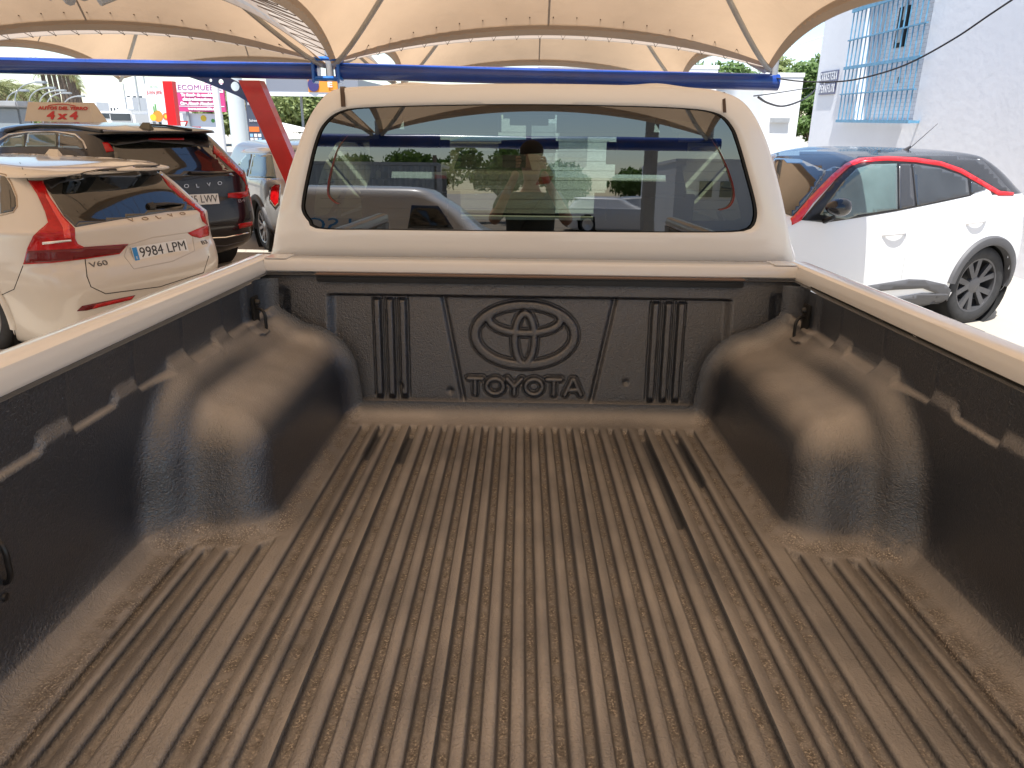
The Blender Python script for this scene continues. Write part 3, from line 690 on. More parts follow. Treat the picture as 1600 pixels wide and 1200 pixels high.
# ------------------------------------------------------------------ cars
def pchip(t, y, tt):
    h = np.diff(t); d = np.diff(y) / h; m = np.zeros_like(y)
    for i in range(1, len(y) - 1):
        if d[i - 1] * d[i] > 0: m[i] = 2 * d[i - 1] * d[i] / (d[i - 1] + d[i])
    m[0] = d[0]; m[-1] = d[-1]
    k = np.clip(np.searchsorted(t, tt) - 1, 0, len(t) - 2); s = (tt - t[k]) / h[k]
    return (1 + 2 * s) * (1 - s) ** 2 * y[k] + s * (1 - s) ** 2 * h[k] * m[k] + s * s * (3 - 2 * s) * y[k + 1] + s * s * (s - 1) * h[k] * m[k + 1]
class Car:
    def __init__(s, name, label, cat, loc, phi, rows, paint, p=3.2, q=16, z0=0, wheels=(), wr=.34, group=None, rim='alloy', sub=5, wheeldetail=True, arch=.40, N=150, p2=None):
        s.root = empty(name, label, cat, (loc[0], loc[1], z0), R(phi), group)
        rows = np.array(rows, float); t = np.arange(len(rows), dtype=float); tt = np.linspace(0, len(rows) - 1, (len(rows) - 1) * sub + 1)
        z, W, Rr, Ff = [pchip(t, rows[:, i], tt) for i in range(4)]
        vs = []; A = np.linspace(0, 2 * math.pi, 1441)[:-1]
        for i in range(len(tt)):
            ca, sa = np.cos(A), np.sin(A)
            yc = (Rr[i] + Ff[i]) / 2; L = (Ff[i] - Rr[i]) / 2
            x = W[i] * np.sign(ca) * np.abs(ca) ** (2 / p); y = yc + L * np.sign(sa) * np.abs(sa) ** (2 / q)
            d = np.r_[0, np.cumsum(np.hypot(np.diff(np.r_[x, x[0]]), np.diff(np.r_[y, y[0]])))]
            u = np.linspace(0, d[-1], N + 1)[:-1]
            vs += [(a, b, z[i]) for a, b in zip(np.interp(u, d, np.r_[x, x[0]]), np.interp(u, d, np.r_[y, y[0]]))]
        nr = len(tt); fs = [(i * N + j, i * N + (j + 1) % N, (i + 1) * N + (j + 1) % N, (i + 1) * N + j) for i in range(nr - 1) for j in range(N)]
        s.W = rows[:, 1].max(); s.M = mw(s.root); s.Mi = s.M.inverted()
        s.bvh = BVHTree.FromPolygons([s.M @ Vector(v) for v in vs], fs)      # whole skin, for laying panels on
        keep = []
        for f in fs:
            c = sum((Vector(vs[i]) for i in f), Vector()) / 4
            if any(abs(c.x) > .45 and (c.y - wy) ** 2 + (c.z - wr) ** 2 < arch ** 2 for wy in wheels): continue
            keep.append(f)
        keep.append(tuple(range(N))[::-1])
        s.body = obj('body', vs, keep, paint, s.root, smooth=True); shade(s.body, 50)
        if wheels:
            for wy in wheels:
                for sg in (-1, 1):
                    mb = MB(); Mx = Matrix.Translation((sg * (s.W - .30), wy, wr)) @ Matrix.Rotation(R(90) * sg, 4, 'Y')
                    mb.lathe([(0, -.03), (arch + .012, -.03), (arch + .012, .27)], Mx, 36)
                    mb.build('wheel_well', M_['matblack'], s.body, smooth=True)
                    s.wheel(sg, wy, wr, rim, wheeldetail)
    def wheel(s, sg, wy, r, rim, detail, w_=.21):
        Mx = Matrix.Translation((sg * (s.W - .045 - w_), wy, r)) @ Matrix.Rotation(R(90) * sg, 4, 'Y')
        rr = r * .70
        prof = [(rr, .01), (rr * 1.08, .0), (r * .93, .012), (r * .985, .03)]
        for k in range(4):
            z = .045 + k * .04; prof += [(r, z - .008), (r, z + .012), (r - .008, z + .016), (r - .008, z + .022)]
        prof += [(r, w_ - .03), (r * .985, w_ - .018), (r * .94, w_ - .004), (r * .86, w_ + .003), (rr * 1.06, w_), (rr * 1.0, w_ - .01), (rr * .97, w_ - .03)]
        mb = MB(); mb.lathe(prof, Mx, 56); ty = mb.build('wheel', M_['rubber'], s.root, smooth=True)
        if not detail: 
            mb = MB(); mb.lathe([(0, w_ - .05), (rr * .5, w_ - .03), (rr, w_ - .02)], Mx, 24); mb.build('rim', M_['alloy'], ty, smooth=True); return ty
        m = M_[rim]; mb = MB()
        mb.lathe([(rr * 1.0, w_ - .008), (rr * .94, w_ - .012), (rr * .93, w_ - .06), (rr * .90, .05), (rr * .5, .04)], Mx, 48)
        nsp = 5
        for k in range(nsp):
            for o_ in (-.17, .17):
                a = 2 * math.pi * k / nsp + .3
                P = [(.055, o_ * .4), (rr * .95, o_ * 1.55)]
                c0 = Vector((math.cos(a + P[0][1]) * P[0][0], math.sin(a + P[0][1]) * P[0][0], 0)); c1 = Vector((math.cos(a + P[1][1]) * P[1][0], math.sin(a + P[1][1]) * P[1][0], 0))
                d = (c1 - c0).normalized(); nn = Vector((-d.y, d.x, 0)) * (.017 if rim != 'darkalloy' else .021)
                vs = [c0 - nn, c0 + nn, c1 + nn * 1.25, c1 - nn * 1.25]
                zz = [w_ - .030, w_ - .030, w_ - .016, w_ - .016]
                V = [Mx @ Vector((v.x, v.y, z)) for v, z in zip(vs, zz)] + [Mx @ Vector((v.x, v.y, z - .03)) for v, z in zip(vs, zz)]
                mb.add(V, [(0, 1, 2, 3), (0, 4, 5, 1), (1, 5, 6, 2), (2, 6, 7, 3), (3, 7, 4, 0), (7, 6, 5, 4)])
        mb.lathe([(0, w_ - .022), (.05, w_ - .022), (.075, w_ - .030), (.085, w_ - .06)], Mx, 24)
        mb.build('rim', m, ty, smooth=True)
        mb = MB(); mb.lathe([(0, .06), (rr * .86, .06), (rr * .86, .05)], Mx, 36); mb.build('brake_disc', M_['black'], ty)
        return ty
    def arch_trim(s, side, wy, wr, r0, r1, m, a0=-12, a1=192):
        sg = -1 if side == 'left' else 1; rows = []
        for i in range(41):
            a = R(a0 + (a1 - a0) * i / 40); row = []
            for r_, o_ in ((r0, -.05), (r0, .018), (r0 + .012, .026), (r1 - .012, .024), (r1, .012), (r1 + .004, -.004)):
                h = s.snap(s.M @ Vector((sg * 3, wy + math.cos(a) * r_, max(.16, wr + math.sin(a) * r_))), s.M.to_3x3() @ Vector((-sg, 0, 0)), 0)
                row.append(s.Mi @ h[0] + Vector((sg * o_, 0, 0)))
            rows.append(row)
        return grid(rows, 'wheel_arch_trim', m, s.root)
    def snap(s, o, d, off):
        h = s.bvh.ray_cast(o, d)
        if h[0] is None:
            # glancing ray: closest point of the skin to the ray
            h2 = None; best = 9
            for t in np.linspace(3, 14, 60):
                q = s.bvh.find_nearest(o + d.normalized() * t)
                if q[0] is not None and q[3] < best: best = q[3]; h2 = q
            p, n = h2[0], h2[1]
        else: p, n = h[0], h[1]
        if n.dot(d) > 0: n = -n
        return p + n * off, n
    def patch(s, name, pts, m, off=.003, step=5, smooth=0, parent=None, mode='px', rim=True):
        # pts: outline in photo pixels (mode px) or in the car's own side/rear view ('left','right','rear'): laid on the body skin
        P = [Vector(p) for p in pts]
        if smooth: P = [Vector((v.x, v.y)) for v in catmull([(p.x, p.y, 0) for p in P], smooth)]
        Q = []
        for i in range(len(P)):
            a, b = P[i], P[(i + 1) % len(P)]; k = max(1, int((b - a).length / step))
            Q += [a.lerp(b, j / k) for j in range(k)]
        n = len(Q); pts2 = [q.copy() for q in Q]
        xs = [q.x for q in Q]; ys = [q.y for q in Q]
        def inside(p):
            c = False
            for i in range(n):
                a, b = Q[i], Q[(i + 1) % n]
                if (a.y > p.y) != (b.y > p.y) and p.x < (b.x - a.x) * (p.y - a.y) / (b.y - a.y) + a.x: c = not c
            return c
        x = min(xs) + step * .5
        while x < max(xs):
            y = min(ys) + step * .5
            while y < max(ys):
                p = Vector((x, y))
                if inside(p) and min((p - q).length for q in Q) > step * .4: pts2.append(p)
                y += step
            x += step
        r_ = geometry.delaunay_2d_cdt(pts2, [(i, (i + 1) % n) for i in range(n)], [], 1, 1e-6)
        V2, F2 = r_[0], r_[2]
        if mode == 'px':
            def pr(p, o): return s.snap(EYE, ray(p.x, p.y), o)
        elif mode in ('left', 'right'):
            sg = -1 if mode == 'left' else 1
            def pr(p, o): return s.snap(s.M @ Vector((sg * 3, p.x, p.y)), s.M.to_3x3() @ Vector((-sg, 0, 0)), o)
        else:
            def pr(p, o): return s.snap(s.M @ Vector((p.x, -3, p.y)), s.M.to_3x3() @ Vector((0, 1, 0)), o)
        out = []; nn = []
        for v in V2:
            a, b = pr(v, off); out.append(s.Mi @ a); nn.append(s.Mi.to_3x3() @ b)
        fs = [tuple(f) for f in F2]
        if rim:                                   # turn the rim down into the body so the panel has thickness
            cnt = {}
            for f in fs:
                for i in range(len(f)):
                    e = (f[i], f[(i + 1) % len(f)]); cnt[e] = 1
            bd = [e for e in cnt if (e[1], e[0]) not in cnt]
            mp = {}
            for a, b in bd:
                for k in (a, b):
                    if k not in mp: mp[k] = len(out); out.append(out[k] - nn[k] * (off + .004)); nn.append(nn[k])
            fs += [(b, a, mp[a], mp[b]) for a, b in bd]
        o = obj(name, out, fs, m, parent or s.root, smooth=True)
        return o
    def line(s, name, pts, r, m, off=0, parent=None, closed=False):      # bead or gap laid along the skin through photo pixels
        P = []
        for a, b in zip(pts, pts[1:] + ([pts[0]] if closed else [])):
            a, b = Vector(a), Vector(b); k = max(1, int((b - a).length / 8))
            P += [a.lerp(b, i / k) for i in range(k)]
        if not closed: P.append(Vector(pts[-1]))
        mb = MB(); mb.tube([s.Mi @ s.snap(EYE, ray(p.x, p.y), off)[0] for p in P], r, 6, closed=closed)
        return mb.build(name, m, parent or s.root, smooth=True)
    def at(s, px, py, off=0):
        p, n = s.snap(EYE, ray(px, py), off); return s.Mi @ p, s.Mi.to_3x3() @ n

# rows: height, half width, rear end, front end
V60 = [(.10, .80, .22, 4.45), (.17, .88, .07, 4.64), (.40, .915, .03, 4.74), (.56, .925, .0, 4.76), (.68, .925, .02, 4.72), (.76, .922, .055, 4.55), (.88, .910, .065, 4.25),
       (.97, .895, .07, 3.80), (1.005, .87, .115, 3.35), (1.10, .815, .20, 3.05), (1.22, .745, .31, 2.75), (1.30, .70, .40, 2.60), (1.335, .68, .44, 2.55), (1.347, .672, .30, 2.5), (1.365, .655, .29, 2.46), (1.395, .60, .46, 2.35), (1.42, .50, .80, 2.2), (1.435, .34, 1.2, 2.0), (1.441, .16, 1.4, 1.8), (1.442, .01, 1.55, 1.6)]
wag = Car('estate_car', 'pearl white estate car with red tail lamps and plate 9984 LPM beside the truck bed', 'car', (-2.96, 5.94), 68, V60, M_['cream'], wheels=(.98, 3.85), wr=.335, z0=-.05)
P = wag.patch
gl = P('rear_window', [(66, 284), (80, 281), (150, 268), (214, 259), (246, 262), (262, 283), (290, 312), (309, 328), (262, 331), (180, 344), (118, 355), (100, 338), (84, 312)], M_['dglass'], .004, 6)
P('spoiler_shadow_gap', [(66, 283), (86, 279), (150, 266), (214, 258), (250, 258), (243, 274), (200, 272), (140, 277), (92, 287), (80, 296)], M_['black'], .006, 6)
lamp = P('tail_lamp', [(44, 283), (67, 283), (76, 306), (98, 338), (117, 358), (117, 372), (121, 381), (131, 386), (200, 381), (186, 397), (131, 405), (80, 411), (37, 413), (43, 388), (52, 369), (68, 355), (75, 348), (70, 330), (58, 304)], M_['tail'], .007, 5)
P('lamp_dark_glass', [(44, 392), (128, 388), (131, 386), (198, 382), (186, 395), (131, 403), (82, 409), (40, 411)], M_['taildark'], .009, 5, parent=lamp)
P('lamp_glow_bar', [(70, 300), (76, 306), (96, 338), (108, 352), (110, 372), (100, 372), (98, 356), (84, 332), (72, 310)], M_['tailglow'], .010, 4, parent=lamp)
P('lamp_chrome_bar', [(66, 378), (110, 374), (111, 377), (66, 382)], M_['chrome'], .012, 4, parent=lamp)
P('tail_lamp', [(293, 364), (322, 352), (326, 353), (326, 368), (312, 372), (300, 369)], M_['tail'], .006, 4)
P('tail_lamp', [(250, 273), (258, 278), (290, 307), (318, 330), (324, 352), (316, 346), (311, 331), (285, 311), (262, 291)], M_['tail'], .006, 4)
P('fog_lamp', [(120, 486), (128, 478), (211, 461), (205, 468), (135, 485)], M_['taildark'], .005, 5)
P('fog_lamp_lens', [(143, 482), (150, 475), (209, 462), (204, 468)], M_['tail'], .009, 5)
P('side_window', [(0, 274), (8, 276), (16, 288), (24, 308), (25, 322), (20, 330), (0, 334)], M_['dglass'], .004, 4)
wag.line('window_seal', [(0, 271), (9, 273), (18, 286), (26, 306), (27, 323), (21, 332), (0, 337)], .006, M_['emblem'])
for cr_, wy_, wr_, a_ in ((wag, .98, .335, .40),): cr_.arch_trim('left', wy_, wr_, a_ - .012, a_ + .03, M_['cream'])
wag.line('panel_gap', [(133, 405), (136, 432), (142, 448), (165, 459), (250, 448), (318, 426), (326, 400)], .0035, M_['matblack'])
wag.line('panel_gap', [(121, 384), (131, 389), (200, 383), (238, 371), (300, 362)], .003, M_['matblack'])
wag.line('panel_gap', [(31, 254), (44, 283)], .003, M_['matblack'])
wag.line('panel_gap', [(44, 283), (66, 283)], .003, M_['matblack'])
wag.line('panel_gap', [(0, 462), (22, 452), (36, 415)], .003, M_['matblack'])
P('roof_rail', [(0, 233), (60, 231), (114, 233), (114, 237), (60, 236), (0, 238)], M_['alloy'], .008, 4)
P('roof_rail', [(120, 235), (190, 239), (236, 248), (248, 255), (190, 246), (120, 240)], M_['alloy'], .008, 4)
mb = MB(); a0, _ = wag.at(83, 238); mb.add([a0 + Vector(v) for v in ((-.03, -.09, -.01), (.03, -.09, -.01), (.035, .09, -.01), (-.035, .09, -.01), (0, -.07, .055), (0, .04, .055), (.012, 0, .05), (-.012, 0, .05))], [(0, 1, 4), (1, 2, 5, 4), (2, 3, 5), (3, 0, 4, 5)])
mb.build('antenna_fin', M_['cream'], wag.root, smooth=True)
wp, wn_ = wag.at(235, 322, .01); wq, _ = wag.at(283, 320, .012)
mb = MB(); mb.tube([wp, (wp + wq) / 2 + Vector((0, -.012, .008)), wq], [.030, .020, .008], 8, flat=.6); mb.tube([wp + Vector((-.03, 0, -.012)), wp + Vector((.02, -.01, -.005))], .032, 8)
mb.build('wiper', M_['black'], wag.root, smooth=True)
def car_text(car, name, s, pa, pb, h, m, sx=1, spacing=1, off=.004, tilt=None, ext=.002, bold=0):
    a, na = car.at(*pa, off); b, nb = car.at(*pb, off)
    n = (na + nb) / 2; x = (b - a).normalized(); y = n.cross(x)
    Mx = frame((a + b) / 2, x, y); V, Fc = text_geo(s, h, ext, spacing, bold)
    wd = max(v.x for v in V) - min(v.x for v in V); k = (b - a).length / wd
    return obj(name, [Mx @ Vector((v.x * k, v.y, v.z)) for v in V], Fc, m, car.root)
def letters_on(car, word, pxs, h, m, off=.004):
    for ch, p in zip(word, pxs):
        a, n = car.at(p[0] - 4, p[1] + .6, off); b, _ = car.at(p[0] + 4, p[1] - .6, off)
        x = (b - a).normalized(); Mx = frame((a + b) / 2, x, n.cross(x)); V, Fc = text_geo(ch, h, .003)
        obj('badge_letter', [Mx @ Vector((v.x * 1.5, v.y, v.z)) for v in V], Fc, m, car.root)
letters_on(wag, 'VOLVO', [(205.5, 344.5), (227, 342.5), (247, 340), (267, 337), (285.5, 334.5)], .055, M_['emblem'])
car_text(wag, 'badge', 'V60', (140, 415), (168, 410.5), .058, M_['darkalloy'])
car_text(wag, 'badge', 'B3', (315, 380), (323, 378), .05, M_['darkalloy'])
def plate(car, pl, pr, word, w_=.52, h=.11, off=.012, frame_h=.165):
    a, na = car.at(*pl, off); b, nb = car.at(*pr, off); n = ((na + nb) / 2); n.z *= .5; n.normalize()
    x = (b - a).normalized(); c = (a + b) / 2; k = (b - a).length / w_
    Mx = frame(c, x, n.cross(x)); mb = MB()
    mb.box((0, 0, 0), (w_ * k, h, .006), bev=.002); V = [Mx @ v for v in mb.v]
    po = obj('licence_plate', V, mb.f, M_['plate'], car.root)
    obj('plate_band', [Mx @ Vector(v) for v in ((-w_ * k / 2 + .003, -h / 2 + .004, .0042), (-w_ * k / 2 + .045 * k, -h / 2 + .004, .0042), (-w_ * k / 2 + .045 * k, h / 2 - .004, .0042), (-w_ * k / 2 + .003, h / 2 - .004, .0042))], [(0, 1, 2, 3)], M_['plateblue'], po)
    V, Fc = text_geo(word, h * 1.02, .0006); wd = max(v.x for v in V) - min(v.x for v in V); kx = w_ * k * .84 / wd
    obj('plate_number', [Mx @ Vector((v.x * kx + .022 * k, v.y, v.z + .0046)) for v in V], Fc, M_['letter'], po)
    V, Fc = text_geo('E', h * .3, .0004)
    obj('plate_letter', [Mx @ Vector((v.x - w_ * k / 2 + .024 * k, v.y - h * .28, v.z + .0050)) for v in V], Fc, M_['plate'], po)
    return po
plate(wag, (206, 398), (291, 384), '9984 LPM')
wag.line('plate_recess', [(200, 383), (238, 371), (300, 362), (304, 392), (270, 408), (209, 420), (194, 400)], .004, mat('recess', (.5, .46, .42), .4, coat=.4), closed=True)

XC = [(.22, .78, .30, 4.40), (.32, .90, .10, 4.58), (.46, .945, .03, 4.66), (.62, .95, .0, 4.69), (.80, .95, .02, 4.66), (.93, .945, .05, 4.5), (1.05, .93, .06, 4.2),
      (1.13, .91, .075, 3.85), (1.17, .89, .13, 3.45), (1.28, .83, .23, 3.15), (1.42, .765, .36, 2.8), (1.50, .72, .44, 2.65), (1.535, .70, .48, 2.6), (1.548, .69, .33, 2.5), (1.57, .67, .32, 2.5), (1.60, .61, .5, 2.4), (1.625, .50, .85, 2.2), (1.64, .34, 1.2, 2.0), (1.647, .16, 1.4, 1.8), (1.648, .01, 1.55, 1.6)]
suv = Car('sport_utility_car', 'black estate sport utility car with tall red tail lamps, behind the pearl white estate car', 'car', (-3.44, 8.05), 62, XC, M_['black_paint'], wheels=(.98, 3.85), wr=.36, z0=.0, arch=.42)
P = suv.patch
P('rear_window', [(176, 222), (200, 218), (300, 216), (326, 226), (336, 240), (352, 262), (366, 275), (300, 275), (230, 277), (180, 252)], M_['dglass'], .004, 6)
P('spoiler_gap', [(168, 224), (190, 216), (240, 213), (300, 214), (330, 221), (326, 231), (290, 226), (230, 221), (180, 228)], M_['black'], .007, 5)
P('brake_lamp', [(232, 216.5), (287, 216.5), (287, 219), (232, 219)], M_['tail'], .012, 4)
P('tail_lamp', [(333, 226), (340, 232), (362, 252), (386, 275), (393, 285), (394, 304), (376, 310), (356, 309), (356, 302), (384, 299), (384, 288), (378, 278), (356, 258), (334, 238)], M_['tail'], .006, 4)
P('tail_lamp', [(160, 223), (170, 223), (178, 236), (166, 238)], M_['tail'], .006, 4)
P('reflector', [(372, 350), (398, 345), (398, 352), (374, 357)], M_['tail'], .006, 4)
suv.line('bumper_trim', [(326, 372), (352, 371), (396, 362)], .008, M_['chrome'])
suv.line('bumper_trim', [(326, 384), (352, 384), (390, 374)], .006, M_['darkalloy'])
suv.line('panel_gap', [(330, 352), (376, 352), (392, 330)], .004, M_['matblack'])
letters_on(suv, 'VOLVO', [(270, 293.5), (291, 291), (308, 290.5), (326, 288.5), (343, 286.5)], .055, M_['alloy'])
plate(suv, (272, 314), (340, 311), '2345 LWV', w_=.52, off=.02)
car_text(suv, 'badge', 'B4', (372, 314.5), (382, 313), .05, M_['alloy'])
wp, _ = suv.at(296, 272, .01); wq, _ = suv.at(355, 271, .01)
mb = MB(); mb.tube([wp, (wp + wq) / 2, wq], [.030, .022, .010], 8, flat=.6); mb.build('wiper', M_['black'], suv.root, smooth=True)
P('side_window', [(0, 228), (12, 216), (38, 210), (38, 229), (0, 230)], M_['sglass'], .004, 4)
P('side_window', [(44, 209), (88, 209), (88, 229), (40, 229)], M_['sglass'], .004, 4)
P('side_window', [(92, 209), (118, 214), (130, 226), (131, 233), (92, 231)], M_['sglassd'], .004, 4)
suv.line('window_trim', [(0, 218), (14, 210), (44, 206.5), (88, 206), (118, 210), (130, 221), (135, 233)], .010, M_['chrome'])
suv.line('roof_rail', [(10, 206), (30, 201), (62, 198), (110, 199), (160, 206)], .016, M_['black'], .012)
suv.line('roof_rail', [(222, 196), (260, 198), (300, 205)], .012, M_['black'], .012)
mb = MB(); a0, _ = suv.at(228, 200); mb.add([a0 + Vector(v) for v in ((-.03, -.09, -.01), (.03, -.09, -.01), (.035, .09, -.01), (-.035, .09, -.01), (0, -.07, .055), (0, .04, .055))], [(0, 1, 4), (1, 2, 5, 4), (2, 3, 5), (3, 0, 4, 5)])
mb.build('antenna_fin', mat('fin', (.10, .09, .06), .4), suv.root, smooth=True)

MI = [(.18, .74, .25, 3.6), (.28, .82, .06, 3.76), (.42, .86, .02, 3.80), (.6, .865, .0, 3.82), (.76, .86, .03, 3.7), (.88, .85, .06, 3.4), (.95, .83, .09, 2.95), (1.02, .80, .14, 2.75), (1.15, .755, .24, 2.55), (1.27, .71, .34, 2.4), (1.32, .68, .30, 2.35), (1.36, .62, .34, 2.25), (1.39, .50, .6, 2.1), (1.405, .30, .9, 1.9), (1.41, .01, 1.3, 1.4)]
mini = Car('small_hatchback', 'small silver hatchback with white roof, half hidden behind the truck cab', 'car', (-2.50, 10.05), 34, MI, M_['silver'], wheels=(.66, 3.15), wr=.31, arch=.37)
P = mini.patch
mini.arch_trim('left', .66, .31, .355, .43, M_['clad'])
P('side_window', [(374, 254), (386, 240), (394, 241), (387, 276), (372, 260)], M_['sglass'], .004, 3)
P('side_window', [(397, 241), (425, 243), (432, 279), (389, 277)], M_['sglass'], .004, 3)
P('roof_panel', [(376, 238), (384, 233), (410, 230), (440, 232), (452, 240), (380, 238.5)], M_['paint'], .006, 3)
mini.line('window_trim', [(390, 280), (412, 280), (436, 280)], .006, M_['chrome'])
lp = P('tail_lamp', [(424, 293), (430, 289), (438, 290), (436, 316), (430, 322), (423, 312)], M_['tail'], .01, 3)
mini.line('lamp_ring', [(423, 293), (430, 288), (438, 289), (436, 317), (430, 323), (422, 313)], .008, M_['chrome'], .01, parent=lp, closed=True)

MK = [(.20, .76, .26, 3.92), (.28, .86, .08, 4.06), (.42, .885, .03, 4.13), (.60, .89, .0, 4.15), (.78, .885, .02, 4.08), (.90, .875, .05, 3.9), (1.0, .86, .06, 3.4),
      (1.06, .84, .06, 3.1), (1.12, .815, .08, 2.95), (1.22, .765, .20, 2.68), (1.34, .705, .36, 2.38), (1.43, .655, .52, 2.15), (1.475, .61, .62, 2.0), (1.505, .53, .80, 1.85), (1.522, .40, 1.0, 1.75), (1.530, .2, 1.2, 1.6), (1.531, .01, 1.35, 1.4)]
sm = Car('crossover_car', 'white crossover car with black roof and red roofline strip beside the whitewashed building', 'car', (4.50, 7.75), 113, MK, mat('crossover_white', (.80, .80, .79), .3, coat=.9), wheels=(.72, 3.30), wr=.355, rim='darkalloy', q=14, arch=.385)
P = sm.patch
sm.body.data.materials.append(M_['roofblack'])
for f in sm.body.data.polygons:
    c = f.center
    if c.z > 1.455 or (c.y < .75 and c.z > 1.15): f.material_index = 1
P('roof_panel', [(1213, 240), (1230, 237), (1290, 234), (1340, 234), (1420, 237), (1490, 243), (1535, 251), (1542, 258), (1581, 301), (1562, 300), (1540, 288), (1500, 266), (1470, 255), (1430, 249), (1380, 247), (1340, 252), (1322, 259), (1300, 277), (1290, 268), (1250, 262), (1211, 248)], M_['roofblack'], .004, 7)
P('windscreen', [(1209, 248), (1250, 250), (1290, 268), (1276, 290), (1256, 318), (1238, 338), (1214, 330)], M_['dglass'], .009, 6)
P('roofline_strip', [(1235, 342), (1244, 334), (1264, 311), (1300, 274), (1322, 256), (1342, 248), (1385, 245), (1430, 247), (1470, 253), (1502, 264), (1540, 286), (1562, 299), (1583, 301), (1583, 306), (1560, 306), (1540, 294), (1500, 271), (1470, 260), (1430, 254), (1385, 251.5), (1345, 254), (1326, 262), (1305, 281), (1270, 318), (1251, 345), (1237, 352)], M_['red_trim'], .008, 6)
P('window_surround', [(1252, 344), (1272, 320), (1306, 281), (1328, 261), (1346, 252), (1385, 249), (1430, 251), (1470, 257), (1502, 269), (1538, 291), (1516, 306), (1460, 318), (1400, 330), (1330, 342), (1290, 348)], M_['black'], .005, 7)
P('side_window', [(1280, 336), (1292, 318), (1318, 284), (1338, 265), (1360, 258), (1400, 256.5), (1401, 327), (1340, 336), (1322, 343)], M_['sglass'], .010, 6)
P('side_window', [(1425, 257), (1466, 263), (1498, 274), (1510, 280), (1513, 305), (1470, 314), (1432, 322)], M_['sglassd'], .010, 6)
P('side_window', [(1516, 283), (1540, 296), (1517, 303)], M_['sglassd'], .010, 4)
P('front_pillar', [(1238, 339), (1254, 318), (1274, 290), (1288, 268), (1303, 261), (1314, 263), (1302, 277), (1266, 314), (1248, 338)], M_['roofblack'], .006, 5)
P('door_pillar', [(1404, 257), (1422, 257), (1428, 322), (1404, 327)], M_['roofblack'], .010, 6)
sm.arch_trim('left', .72, .355, .375, .455, M_['clad'], 8, 185); sm.arch_trim('left', 3.30, .355, .375, .455, M_['clad'])
P('door_trim', [(1350, 447), (1420, 436), (1445, 437), (1476, 444), (1484, 452), (1478, 472), (1458, 470), (1462, 458), (1440, 450), (1400, 452), (1350, 456)], M_['clad'], .014, 6)
P('sill_trim', [(1380, 468), (1440, 458), (1480, 458), (1476, 476), (1400, 478), (1380, 472)], M_['clad'], .014, 6)
sm.line('panel_gap', [(1415, 330), (1414, 400), (1408, 436)], .003, M_['galv'])
for a, b in (((1378, 367), (1415, 363)), ((1509, 349), (1540, 344))):
    A, nA = sm.at(a[0], a[1], .02); B, _ = sm.at(b[0], b[1], .02); mid = (A + B) / 2 + nA * .014
    mb = MB(); mb.tube(catmull([A - nA * .02, A.lerp(mid, .4), mid, B.lerp(mid, .4), B - nA * .02], 4, False), .011, 8, flat=1.3); mb.build('door_handle', M_['paint'], sm.root, smooth=True)
# mirror
c, n = sm.at(1290, 333, .0)
mb = MB(); Mx = Matrix.Translation(c + n * .14) @ Matrix.Diagonal((.075, .115, .068, 1))
bm = bmesh.new(); bmesh.ops.create_icosphere(bm, subdivisions=4, radius=1)
mb.add([Mx @ Vector((v.co.x, v.co.y, v.co.z * (1 - .25 * v.co.y))) for v in bm.verts], [[v.index for v in f.verts] for f in bm.faces]); bm.free()
wmr = mb.build('door_mirror', M_['black_paint'], sm.root, smooth=True)
mb = MB(); mb.tube([c + Vector((0, .02, -.07)), c + n * .10 + Vector((0, 0, -.065))], [.035, .03], 8, flat=.6); mb.build('mirror_arm', M_['black'], wmr, smooth=True)
a0, _ = sm.at(1419, 234); mb = MB(); mb.tube([a0, a0 + Vector((0, -.30, .22))], [.004, .002], 6); mb.tube([a0 + Vector((0, .06, -.02)), a0 + Vector((0, .0, .015)), a0 + Vector((0, -.02, .03))], [.02, .014, .006], 8); mb.build('aerial', M_['cable'], sm.root)

# hatchback parked in front of the pick-up, seen through its windows
HB = [(z_ * 1.03, w_, r_, f_ - .3) for z_, w_, r_, f_ in V60]
hb = Car('parked_hatchback', 'cream hatchback seen through the cab windows of the pickup', 'car', (-.42, 10.6), 0, HB, M_['cream'], wheels=(.9, 3.4), wr=.32)
hb.patch('rear_window', [(-.55, 1.06), (.55, 1.06), (.47, 1.30), (-.47, 1.30)], M_['sglassd'], .005, .08, mode='rear')
hb.patch('tail_lamp', [(.60, .86), (.80, .88), (.86, .98), (.66, .97)], M_['tail'], .006, .05, mode='rear')
hb.patch('tail_lamp', [(-.60, .86), (-.80, .88), (-.86, .98), (-.66, .97)], M_['tail'], .006, .05, mode='rear')
hb.patch('licence_plate', [(-.26, .74), (.26, .74), (.26, .85), (-.26, .85)], M_['plate'], .01, .08, mode='rear')

